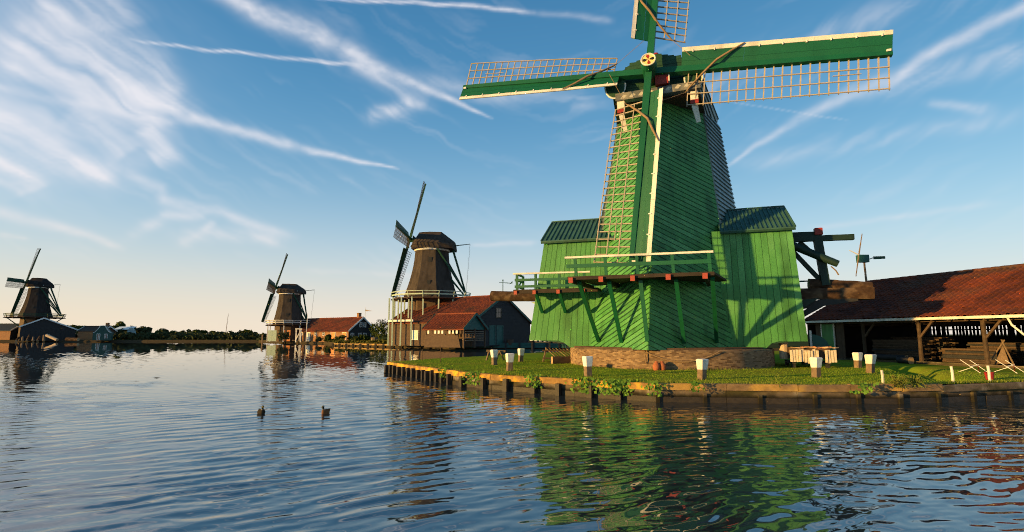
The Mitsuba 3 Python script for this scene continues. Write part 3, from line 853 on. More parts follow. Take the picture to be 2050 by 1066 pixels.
bot = [(-3.05, 1.78), (-1.72, 1.75), (-.42, 1.8), (1.1, 1.72), (2.55, 1.75)]
for i, v in enumerate(BE):
    vi = bot[i][0]
    put(gal + '__joist', MB().beam([v, PF + .1, ZD - .1], [lerp(v, vi, .6), 1.5, ZD - .1], .16, .18), 'm_deck', MM)
    put(gal + '__joist_end', MB().box([v, PF + .12, ZD - .09], [.2, .14, .24]), 'm_red_end', MM)
    put(gal + '__post', MB().beam([v + .22, PF - .03, ZD + .09], [v + .18, PF + .02, ZD + .92], .13, .12, up=(0, 1, 0)), 'm_trim_green', MM)
    vb, zb_ = bot[i]
    t = np.clip((vb - vP(zb_)) / ((vR(zb_) if vb > vP(zb_) else vL(zb_)) - vP(zb_)), 0, 1)
    foot = [vb, lerp(uP(zb_), uC(zb_), t) + .1, zb_]
    put(gal + '__bracket', MB().beam([v + .3, PF - .25, ZD - .15], foot, .15, .17, up=(1, 0, 0)), 'm_trim_green', MM)
put(gal + '__handrail', MB().beam([FL - .12, PF + .02, ZD + .96], [FR, PF + .02, ZD + .93], .14, .09), 'm_cream', MM)
put(gal + '__middle_rail', MB().beam([FL - .05, PF + .06, ZD + .56], [FR - .1, PF + .06, ZD + .53], .05, .17), 'm_trim_green', MM)

# ---- lower balcony on the left wing
zb2, ub2 = 4.33, 2.15
bal = put(mill + '__balcony', MB().slab([[-7.35, ub2, zb2], [-2.95, ub2, zb2], [-2.95, UW + .05, zb2], [-7.35, UW + .05, zb2]], (0, 0, .06)), 'm_deck', MM, label='lower balcony along the left wing of the green windmill')
for i in range(5):
    ua = lerp(ub2 + .05, UW + .06, i / 5)
    put(bal + '__plank', MB().box([-5.15, ua - .13, zb2 + .085], [4.46, .24, .045]), 'm_deck', MM)
put(bal + '__fascia', MB().box([-5.15, ub2 + .03, zb2 - .02], [4.45, .05, .16]), 'm_deck', MM)
for i, v in enumerate((-7.22, -6.2, -4.93, -3.64)):
    put(bal + '__joist_end', MB().box([v, ub2 + .1, zb2 - .06], [.17, .12, .2]), 'm_red_end', MM)
    put(bal + '__post', MB().box([v + .03, ub2 - .05, zb2 + .48], [.12, .11, .86]), 'm_trim_green', MM)
    if i:
        put(bal + '__bracket', MB().beam([v + .02, ub2 - .1, zb2 - .05], [v + .06, UW + .1, 3.28], .13, .15, up=(1, 0, 0)), 'm_trim_green', MM)
put(bal + '__handrail', MB().beam([-7.4, ub2 - .04, zb2 + .96], [-3.3, ub2 - .04, zb2 + .92], .12, .08), 'm_cream', MM)
for dz in (.62, .27):
    put(bal + '__middle_rail', MB().beam([-7.3, ub2 + .0, zb2 + dz], [-3.2, ub2 + .0, zb2 + dz - .02], .045, .13), 'm_trim_green', MM)
put(bal + '__post', MB().box([-7.22, UW + .1, zb2 + .5], [.11, .11, .88]), 'm_trim_green', MM)
for dz in (.62, .27, .93):
    put(bal + '__end_rail', MB().beam([-7.22, ub2 - .1, zb2 + dz], [-7.22, UW + .1, zb2 + dz], .05, .11), 'm_trim_green', MM)
put(bal + '__brace', MB().beam([-7.2, ub2 - .1, zb2 + .15], [-7.2, UW + .1, zb2 + .85], .05, .08), 'm_trim_green', MM)

# ---- log hoist at the open end of the right wing
hoi = mill + '__log_hoist'
labels[hoi] = {'label': 'dark green timber crane reaching out of the right wing of the green windmill'}
UJ = -.9
put(hoi + '__jib', MB().beam([6.1, UJ, 6.88], [9.2, UJ, 6.84], .26, .27), 'm_hoist', MM)
put(hoi + '__upper_beam', MB().beam([6.1, UJ - .1, 7.14], [7.65, UJ - .1, 7.1], .24, .22), 'm_hoist', MM)
put(hoi + '__block', MB().box([7.68, UJ, 7.2], [.34, .34, .34]), 'm_red', MM)
put(hoi + '__post', MB().beam([7.82, UJ + .05, 4.5], [7.62, UJ + .05, 6.78], .36, .34, up=(0, 1, 0)), 'm_hoist', MM)
put(hoi + '__brace', MB().tube([[6.3, UJ + .2, 6.62], [7.5, UJ + .3, 5.95], [8.35, UJ + .35, 5.5]], [.2, .19, .17], 10), 'm_hoist', MM, smooth=50)
put(hoi + '__brace', MB().beam([6.3, UJ - .1, 6.55], [7.68, UJ - .1, 4.7], .18, .2), 'm_hoist', MM)
put(hoi + '__brace', MB().beam([6.85, UJ - .2, 6.78], [7.75, UJ - .2, 5.75], .16, .17), 'm_hoist', MM)
put(hoi + '__tenon', MB().box([7.95, UJ + .22, 5.7], [.3, .1, .1]), 'm_white', MM)
put(hoi + '__handle', MB().tube([[8.1, UJ + .1, 5.42], [8.3, UJ + .1, 5.2], [8.4, UJ + .1, 4.98]], [.03, .03, .035], 6), 'm_post_pale', MM)
put(hoi + '__carriage_beam', MB().beam([6.0, UJ + .1, 3.4], [9.05, UJ + .1, 3.85], .5, .32), 'm_tar', MM)
put(hoi + '__carriage_brace', MB().beam([6.3, UJ + .2, 2.85], [7.5, UJ + .2, 3.55], .3, .26), 'm_tar', MM)
put(hoi + '__sloping_board', MB().slab([[6.3, UJ + .45, 3.1], [6.3, UJ + .45, 3.75], [7.4, UJ + .45, 3.85]], (0, .06, 0)), 'm_hoist', MM)
put(hoi + '__walkway_rail', MB().beam([6.1, UJ - 1.3, 4.85], [7.4, UJ - 1.3, 4.85], .08, .07), 'm_roof_green', MM)
put(hoi + '__walkway_post', MB().box([6.75, UJ - 1.3, 4.6], [.08, .08, .5]), 'm_roof_green', MM)


def log(base, p0, p1, r0, r1, label, seed, group=None, M=MM, m='m_bark', square=False):
    r = np.random.default_rng(seed)
    p0, p1 = np.array(p0, float), np.array(p1, float)
    n, k = 12, 14
    t = unit(p1 - p0); s = unit(np.cross(t, (0, 0, 1))); u = np.cross(s, t)
    ang = np.arange(k) * 2 * PI / k
    rings = []
    for i in range(n + 1):
        c = p0 + (p1 - p0) * i / n
        rad = lerp(r0, r1, i / n) * (1 + .1 * (meshkit.noise(np.stack([np.cos(ang) * 1.5 + seed, np.sin(ang) * 1.5, ang * 0 + i * .45], -1)) - .5) * 2)
        if square:
            rad = rad / np.maximum(np.abs(np.cos(ang)), np.abs(np.sin(ang))) * .92
        rings.append(c + rad[:, None] * (np.cos(ang)[:, None] * s + np.sin(ang)[:, None] * u))
    v = np.vstack(rings); f = []
    for i in range(n):
        for j in range(k):
            q = (j + 1) % k
            f.append([i * k + j, i * k + q, i * k + k + q, i * k + k + j])
    kk = put(base, MB().add(v, f), m, M, smooth=45, label=label, cat='log', group=group)
    for ring, d in ((rings[0], -t), (rings[-1], t)):
        c = ring.mean(0)
        mb = MB().add(np.vstack([ring + d * .004, [c + d * .01]]), [[j, (j + 1) % k, k] for j in range(k)])
        put(kk + '__cut_end', mb, 'm_cut_wood', M)
    return kk


log('log', [5.9, UJ + .1, 4.1], [9.75, UJ + .15, 4.05], .3, .3, 'lower squared log lying on the carriage of the timber crane', 3, square=True)
log('log', [7.1, UJ - .1, 4.6], [9.8, UJ - .1, 4.42], .27, .2, 'upper rough log on top of the squared one at the timber crane', 5)
log('log', [-10.6, -3.2, 4.55], [-6.3, -3.2, 4.4], .33, .3, 'log sticking out behind the left wing of the green windmill', 8)
put(mill + '__log_support', MB().slab([[-6.4, -3.2, 4.1], [-6.4, -3.2, 3.3], [-7.9, -3.2, 4.1]], (0, .2, 0)), 'm_pale_green', MM)
# ==== PART 3 ====
# ---------------------------------------------------------------- bollards on the lawn
r = np.random.default_rng(77)
for i, (x, y, h, lab) in enumerate(BOLL):
    k = thing('bollard', lab, 'bollard', 'white-topped bollards on the lawn')
    z0 = float(lawn_z(np.array(x), np.array(y))) - .05
    rz, w = .45 + r.normal(0, .08), .118
    M = np.eye(4); M[:2, :2] = [[math.cos(rz), -math.sin(rz)], [math.sin(rz), math.cos(rz)]]
    M[:3, 3] = (x, y, z0); M[0, 2], M[1, 2] = r.normal(0, .045, 2)
    oc = lambda w, z, c=.018: [[-w + c, -w, z], [w - c, -w, z], [w, -w + c, z], [w, w - c, z], [w - c, w, z], [-w + c, w, z], [-w, w - c, z], [-w, -w + c, z]]
    mb = MB()
    zs = h * .56
    mb.hexa(oc(w, 0), oc(w * .98, zs))
    put(k + '__post', mb, 'm_post_pale', M)
    mb = MB().hexa(oc(w + .008, zs - .02), oc(w + .04, h - .02)).hexa(oc(w + .04, h - .02), oc(w + .01, h + .01))
    put(k + '__cap', mb, 'm_white', M)

# ---------------------------------------------------------------- long shed on the right
SA, SB = np.array([19.5, 34.9]), np.array([23.1, 21.0])
sd = unit(SB - SA); sn = np.array([-sd[1], sd[0]])       # along the eave; into the shed
sn = sn if sn[0] > 0 else -sn
SH = np.eye(4); SH[:2, 0], SH[:2, 1], SH[:3, 3] = sd, sn, (SA[0], SA[1], 0)     # local: a along the eave, b inwards, z
LS, BW = 14.0, 5.3
shed = thing('timber_shed', 'long open timber shed with mottled red tile roof and white gutter', 'shed')
ZE2, ZR2 = 2.92, 5.6


def tile_roof(parent, M, a0, a1, b0, z0, b1, z1, m, pa=.24, pc=.3, amp=.035, skew=0.0):
    """pantiles: rows that step down towards the eave, with an S-shaped wave along the row"""
    nr = max(2, int(round(math.hypot(b1 - b0, z1 - z0) / pc)))
    na = max(4, int(round(abs(a1 - a0) / pa)))
    t = np.arange(na * 6 + 1) / (na * 6)
    av = lerp(a0, a1, t)
    wave = 1.7 * amp * np.array([-.35, .55, .95, 1.0, .85, .35])[np.arange(na * 6 + 1) % 6]
    nn = unit([0, -(z1 - z0) * np.sign(b1 - b0), abs(b1 - b0)])
    rr = np.random.default_rng(int(abs(a1) * 10) + 3)
    V, Fc, base = [], [], 0
    for i in range(nr):
        k0, k1 = i / nr, (i + 1) / nr
        jit = np.repeat(rr.normal(0, .012, na), 6)
        jit = np.r_[jit, jit[-1]]
        lo = np.stack([av + skew * k0, np.full_like(av, lerp(b0, b1, k0)), np.full_like(av, lerp(z0, z1, k0))], -1) + nn * (wave + jit + .055)[:, None]
        hi = np.stack([av + skew * k1, np.full_like(av, lerp(b0, b1, k1)), np.full_like(av, lerp(z0, z1, k1))], -1) + nn * (wave + jit + .02)[:, None]
        dn = lo - nn * .045
        n = len(av); V += [dn, lo, hi]
        j = np.arange(n - 1)
        for o in (0, n):
            Fc.append(np.stack([base + o + j, base + o + j + 1, base + o + n + j + 1, base + o + n + j], -1))
        base += 3 * n
    return put(parent + '__tiles', MB().add(np.vstack(V), np.vstack(Fc)), m, M, kind='stuff')


roof = put(shed + '__roof', MB().slab([[0, -.35, ZE2 - .08], [LS, -.35, ZE2 - .08], [LS, BW, ZR2 - .06], [0, BW, ZR2 - .06]], (0, 0, .05)).slab([[0, 2 * BW + .3, ZE2 - .08], [LS, 2 * BW + .3, ZE2 - .08], [LS, BW, ZR2 - .06], [0, BW, ZR2 - .06]], (0, 0, .05)), 'm_brown_wood', SH)
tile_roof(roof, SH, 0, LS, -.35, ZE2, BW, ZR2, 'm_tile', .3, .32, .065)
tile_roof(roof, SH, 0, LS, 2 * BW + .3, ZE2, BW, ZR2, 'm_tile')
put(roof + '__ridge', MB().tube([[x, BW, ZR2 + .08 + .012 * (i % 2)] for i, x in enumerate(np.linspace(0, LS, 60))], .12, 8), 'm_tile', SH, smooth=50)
put(shed + '__gutter', MB().box([LS / 2 + .02, -.44, ZE2 - .02], [LS + .1, .12, .13]), 'm_cream', SH)
put(shed + '__downpipe', MB().tube([[11.75, -.42, ZE2 - .1], [11.8, -.3, ZE2 - .4], [12.1, .0, ZE2 - .9], [12.1, .0, .6]], .045, 8), 'm_aluminium', SH)
put(shed + '__verge_board', MB().beam([-.03, -.4, ZE2 - .06], [-.03, BW, ZR2 - .02], .04, .2), 'm_brown_wood', SH)
# floor, end walls, slatted rear wall
put(shed + '__floor', MB().box([LS / 2, BW - .2, .56], [LS - .2, 2 * BW - .4, .2]), 'm_dirt', SH)
put(shed + '__floor_edge', MB().box([LS / 2 + 1.5, .06, .6], [LS - 3.2, .12, .22]), 'm_panel', SH)
for e in (0, LS):
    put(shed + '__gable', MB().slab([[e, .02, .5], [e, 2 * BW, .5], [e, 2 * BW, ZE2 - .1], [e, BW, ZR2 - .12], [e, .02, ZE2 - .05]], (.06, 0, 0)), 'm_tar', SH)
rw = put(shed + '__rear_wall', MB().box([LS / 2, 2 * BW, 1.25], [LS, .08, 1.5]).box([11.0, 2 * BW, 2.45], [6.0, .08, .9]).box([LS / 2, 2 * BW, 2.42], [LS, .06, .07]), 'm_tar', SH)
rr = np.random.default_rng(9)
a = .15
while a < 7.9:
    w = rr.uniform(.1, .15)
    if rr.random() < .95:
        put(rw + '__slat', MB().box([a + w / 2, 2 * BW, 2.45], [w, .03, .95]), 'm_tar', SH)
    a += w + (rr.uniform(.05, .1) if rr.random() < .75 else .01)
# posts, tie beams
for i, aa in enumerate((1.35, 4.05, 7.3, 10.4, 13.6)):
    lean = .03 * (-1) ** i
    put(shed + '__post', MB().tube([[aa, .12, .5], [aa + lean * .5, .12, 1.8], [aa + lean, .12, ZE2 - .1]], [.11, .09, .1], 8), 'm_old_plank', SH)
    put(shed + '__tie_beam', MB().beam([aa, .05, ZE2 - .2], [aa, 2 * BW, ZE2 - .2], .16, .2), 'm_brown_wood', SH)
    if i < 5:
        put(shed + '__brace', MB().beam([aa + .05, .12, 1.95], [aa + .75, .12, ZE2 - .15], .09, .1), 'm_brown_wood', SH)
put(shed + '__wall_plate', MB().box([LS / 2, .12, ZE2 - .1], [LS, .16, .16]), 'm_brown_wood', SH)
for aa in np.arange(.3, LS, .8):
    put(shed + '__rafter', MB().beam([aa, -.3, ZE2 - .13], [aa, BW, ZR2 - .12], .07, .1), 'm_brown_wood', SH)
# the boarded bay with its green door
bay = put(shed + '__bay_wall', MB().box([1.75, .02, 1.72], [2.1, .05, 2.3]), 'm_brown_wood', SH)
for i in range(11):
    aa = .75 + i * .19
    put(bay + '__plank', MB().box([aa + .092, -.02 - .008 * (i % 2), 1.72], [.178, .03, 2.28]), 'm_brown_wood', SH)
dr_ = put(shed + '__door', MB().box([1.72, -.07, 1.72], [.85, .05, 2.02]), 'm_wall_b', SH)
for i in range(5):
    put(dr_ + '__plank', MB().box([1.72 - .34 + i * .17, -.1, 1.72], [.162, .03, 2.0]), 'm_wall_b' if i % 2 else 'm_wall_a', SH)
for dx in (-.47, .47):
    put(dr_ + '__frame', MB().box([1.72 + dx, -.1, 1.72], [.07, .06, 2.1]), 'm_cream', SH)
put(dr_ + '__frame', MB().box([1.72, -.1, .66], [1.01, .06, .07]), 'm_cream', SH)
put(dr_ + '__threshold', MB().box([1.75, -.2, .58], [2.3, .4, .1]), 'm_panel', SH)


def stack(base, M, a0, b0, z0, la, nb, nz, w, t, label, seed, group=None, axis=0, mats=LUMBER, gap=.012, jit=.12):
    """a pile of sawn planks: every plank its own part"""
    r = np.random.default_rng(seed)
    k = thing(base, label, 'lumber stack', group)
    for j in range(nz):
        z = z0 + j * (t + gap)
        for i in range(nb):
            c = [a0 + la / 2 + r.normal(0, jit), b0 + i * (w + .015) + w / 2 + r.normal(0, .01), z + t / 2 + r.normal(0, .003)]
            d = [la * r.uniform(.93, 1), w, t]
            if axis:
                c[0], c[1], d[0], d[1] = a0 + i * (w + .015) + w / 2, b0 + la / 2 + r.normal(0, jit), d[1], d[0]
            put(k + '__plank', MB().box(c, d, r.normal(0, .012)), mats[r.integers(0, len(mats))], M)
    return k


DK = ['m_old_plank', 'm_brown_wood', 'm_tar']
GS = 'planks stacked inside the open shed'
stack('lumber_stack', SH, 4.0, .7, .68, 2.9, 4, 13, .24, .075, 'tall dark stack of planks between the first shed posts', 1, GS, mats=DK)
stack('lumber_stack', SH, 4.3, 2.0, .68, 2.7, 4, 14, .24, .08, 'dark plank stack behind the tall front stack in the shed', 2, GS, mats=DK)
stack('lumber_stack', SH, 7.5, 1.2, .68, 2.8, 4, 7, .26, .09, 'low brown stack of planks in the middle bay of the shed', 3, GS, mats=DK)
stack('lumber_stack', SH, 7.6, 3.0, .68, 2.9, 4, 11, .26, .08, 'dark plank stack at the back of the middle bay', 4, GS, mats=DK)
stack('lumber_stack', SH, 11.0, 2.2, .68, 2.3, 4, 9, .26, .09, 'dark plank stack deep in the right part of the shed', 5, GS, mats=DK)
log('log', [4.0, .05, .86], [6.6, .0, .84], .17, .15, 'dark log lying on the floor edge before the tall plank stack', 21, M=SH, m='m_tar')
log('log', [6.4, -.3, .75], [7.1, -.35, .74], .2, .2, 'short dark log on the grass before the shed', 22, M=SH, m='m_tar')
# two pointed frames in the shed
for i, (aa, bb, lab) in enumerate(((10.6, .9, 'left pointed trestle of dark poles in the shed opening'), (13.1, .9, 'right pointed trestle of dark poles in the shed opening'))):
    k = thing('trestle', lab, 'trestle', 'pole trestles in the shed')
    for dx, dy in ((-.55, -.3), (.55, -.3), (0, .5)):
        put(k + '__pole', MB().tube([[aa + dx, bb + dy, .66], [aa - dx * .12, bb - dy * .1, 1.85]], [.035, .03], 6), 'm_post_pale', SH)
    put(k + '__canvas', MB().slab([[aa - .3, bb - .2, .75], [aa + .3, bb - .2, .75], [aa, bb - .02, 1.6]], (0, .02, 0)), 'm_lumber_c', SH)
# folding frames on the right lawn
for i, (x, y, lab) in enumerate(((18.55, 21.6, 'left white metal frame leaning on the grass bank'), (20.0, 21.6, 'right white metal frame leaning on the grass bank'))):
    k = thing('leaning_frame', lab, 'frame', 'white metal frames on the grass')
    for dx in (0, .42):
        put(k + '__rail', MB().tube([[x + dx * .8 - .24 + .06 * (dx > 0), y + .15, 1.08 - .02 * (dx > 0)], [x + dx * .8 + .12, y - .35, .56]], .011, 6), 'm_aluminium')
    put(k + '__cross_bar', MB().tube([[x - .05, y - .1, .82], [x + .28, y - .1, .88]], .012, 6), 'm_aluminium')
    put(k + '__stay', MB().tube([[x + .25, y - .1, .86], [x + .62, y + .3, .6]], .018, 6), 'm_red')
    put(k + '__stay', MB().tube([[x + .0, y - .15, .8], [x - .22, y + .3, .58]], .011, 6), 'm_aluminium')
for (x, y, h, lab) in ((11.78, 17.0, .42, 'short pale stake among the weeds on the quay'), (14.3, 17.35, .52, 'pale stake on the right lawn, left of the two'), (15.85, 17.75, .52, 'pale stake beside the red bucket')):
    put('stake', MB().tube([[x, y, .4], [x + .01, y, .55 + h * .6], [x - .005, y, .55 + h]], [.042, .04, .038], 7), 'm_cream', label=lab, cat='stake', group='pale stakes on the bank')
mb = MB().lathe([(.02, 0), (.1, 0), (.13, .24), (.145, .25), (.14, .26), (.12, .24), (.02, .03)], (16.35, 18.3, .56), 16)
k = put('bucket', mb, 'm_plastic_red', label='small red bucket behind the pale stake', cat='bucket')
put(k + '__handle', MB().tube([[16.35 + .14 * math.cos(t), 18.3, .81 + .1 * math.sin(t)] for t in np.linspace(0, PI, 8)], .008, 5), 'm_iron')
k = thing('canister', 'purple plastic canister at the right edge of the lawn', 'canister')
put(k + '__body', MB().lathe([(.02, 0), (.2, 0), (.22, .08), (.21, .5), (.12, .62), (.05, .66), (.02, .66)], (21.05, 21.4, .55), 16), 'm_purple', smooth=40)
put(k + '__lid', MB().lathe([(.01, .66), (.07, .66), (.07, .73), (.01, .74)], (21.05, 21.4, .55), 12), 'm_white')

# things under and beside the wings
k = stack('lumber_stack', MM, 5.75, -.9, .98, 1.75, 7, 1, .22, .52, 'pale upright sawn boards stacked under the right wing of the green windmill', 31, axis=0, mats=['m_brown_wood'], jit=.02)
rr = np.random.default_rng(4)
for i in range(16):
    v = 5.72 + i * .118
    if 10 <= i <= 11:
        continue
    put(k + '__board_end', MB().box([v + .055, 1.08 + rr.normal(0, .03), 1.12 + rr.normal(0, .02)], [.085 + .012 * rr.random(), .1, .54 + .05 * rr.random()]), 'm_pale_board', MM)
for i in range(22):
    v = 5.8 + rr.uniform(0, 1.6)
    put(k + '__offcut', MB().beam([v, .6 + rr.uniform(-.3, .3), 1.46 + .05 * rr.random()], [v + rr.uniform(.3, .7), .6 + rr.uniform(-.3, .3), 1.46 + .08 * rr.random()], .05, .035), ['m_shutter', 'm_lumber_a', 'm_lumber_b'][i % 3], MM)
for v in (5.9, 7.3):
    put(k + '__bearer', MB().beam([v, -1.2, .8], [v, .95, .8], .14, .12), 'm_tar', MM)
    for u in (-1.0, .7):
        put(k + '__bearer_leg', MB().box([v, u, .62], [.16, .16, .24]), 'm_tar', MM)
put(mill + '__wing_prop', MB().tube([[5.6, .2, .95], [5.6, .2, 1.75]], .2, 10), 'm_lumber_a', MM)
k = thing('curved_board', 'dark curved board with a white post standing behind the lumber stack', 'board')
ring = [[7.2 + .75 * math.sin(t), -1.6, 1.35 + .75 * math.cos(t)] for t in np.linspace(0, PI / 2, 9)] + [[7.2, -1.6, 1.35]]
put(k + '__panel', MB().slab(ring, (0, .05, 0)), 'm_teal', MM)
put(k + '__post', MB().box([7.12, -1.5, 1.6], [.09, .09, 1.4]), 'm_white', MM)
put('stump', MB().lathe([(.02, 0), (.2, 0), (.17, .15), (.16, .3), (.02, .31)], (16.15, 28.0, .55), 10), 'm_cut_wood', label='short sawn stump by the corner of the shed', cat='stump')
for i, (x, y, tl, lab) in enumerate(((6.2, 22.93, .1, 'left terracotta pot leaning on the brick base'), (6.5, 22.98, -.06, 'right terracotta pot against the brick base'))):
    M = np.eye(4); M[:3, 3] = (x, y, .55); M[0, 2] = tl; M[1, 2] = .15
    put('terracotta_pot', MB().lathe([(.02, 0), (.1, 0), (.15, .1), (.16, .22), (.11, .33), (.07, .36), (.08, .4), (.05, .4), (.04, .3)], n=16), 'm_terracotta', M, smooth=50, label=lab, cat='pot', group='pots at the brick base')
# rope slung along the base
pts = []
for t in np.linspace(0, 1, 30):
    ang = math.radians(lerp(-106, -70, t)) + 0
    x, y = 8.26 - .0, 28.17
    sag = .95 + .45 * (2 * t - 1) ** 2 - .02
    pts.append([x + 5.17 * math.cos(ang - .2), y + 5.17 * math.sin(ang - .2), sag])
put('rope', MB().tube(pts, .022, 6), 'm_rope', label='dark rope sagging along the brick base', cat='rope')
k0 = pts[0]
put('rope', MB().tube([[k0[0] - .05, k0[1] - .05, 1.75], [k0[0], k0[1] - .06, 1.2], [k0[0] + .05, k0[1] - .05, .82], [k0[0] + .12, k0[1] - .05, .95], [k0[0] + .1, k0[1] - .06, 1.4]], .02, 6), 'm_rope', label='coiled rope end hanging below the gallery bracket', cat='rope')
log('log', [2.1, 28.2, .75], [4.2, 28.9, .75], .2, .2, 'squared beam on the grass at the left of the brick base', 14, M=None, m='m_brown_wood', square=True)
k = thing('slanting_rack', 'dark rack of slanting poles behind the squared beam', 'rack')
for i in range(9):
    put(k + '__pole', MB().beam([1.9 + i * .2, 30.2, 1.35 - .01 * i], [2.7 + i * .22, 29.3, .62], .05, .04), 'm_brown_wood' if i % 3 else 'm_post_pale')
for y, z in ((30.0, 1.2), (29.5, .8)):
    put(k + '__rail', MB().beam([1.7, y, z], [4.4, y, z - .04], .07, .07), 'm_brown_wood')
put(k + '__foot', MB().beam([1.75, 30.1, .5], [1.95, 30.15, 1.35], .08, .08), 'm_post_pale')
k = thing('sawhorse', 'weathered wooden sawhorse behind the leftmost bollard', 'sawhorse')
for x, d in ((-1.45, -.12), (-1.2, .2), (-.85, -.12), (-.62, .2)):
    put(k + '__leg', MB().beam([x + d * .8, 32.0 + d, .5], [x - d * .6, 32.0 - d * .4, 1.13], .08, .07), 'm_post_pale')
put(k + '__beam', MB().beam([-1.55, 32.0, 1.12], [-.4, 32.05, 1.1], .12, .12), 'm_post_pale')
for x, y, h, lab in ((-5.3, 31.3, .75, 'thin bare stick at the tip of the quay'), (-4.0, 29.6, .95, 'taller bare stick near the tip of the quay')):
    put('stick', MB().tube([[x, y, .4], [x + .04, y, .5 + h * .5], [x + .02, y, .5 + h]], [.025, .022, .015], 5), 'm_brown_wood', label=lab, cat='stick')

# small wind pump on a pole behind the shed
px, py = 28.6, 42.2
sm = thing('small_windmill', 'tiny wind pump with thin blades on a pole behind the shed roof', 'windmill')
put(sm + '__pole', MB().tube([[px + .2, py, .5], [px, py, 7.9]], [.11, .07], 8), 'm_post_pale')
put(sm + '__head', MB().box([px - .1, py, 8.2], [.75, .5, .6]), 'm_teal')
put(sm + '__tail', MB().beam([px + .2, py, 8.1], [px + .85, py, 8.3], .05, .07), 'm_iron')
put(sm + '__vane', MB().slab([[px + .8, py, 8.16], [px + 1.75, py, 8.2], [px + 1.75, py, 8.42], [px + .8, py, 8.4]], (0, .03, 0)), 'm_dark_green')
hb = np.array([px - .45, py - .1, 8.5])
for dx, dz, m in ((.42, 1.75, 'm_post_pale'), (-.38, -1.75, 'm_post_pale'), (-.75, .4, 'm_cream'), (.4, -.3, 'm_cream')):
    put(sm + '__blade', MB().beam(hb, hb + [dx, .0, dz], .05, .12, up=(0, 1, 0), w1=.04, h1=.05), m)
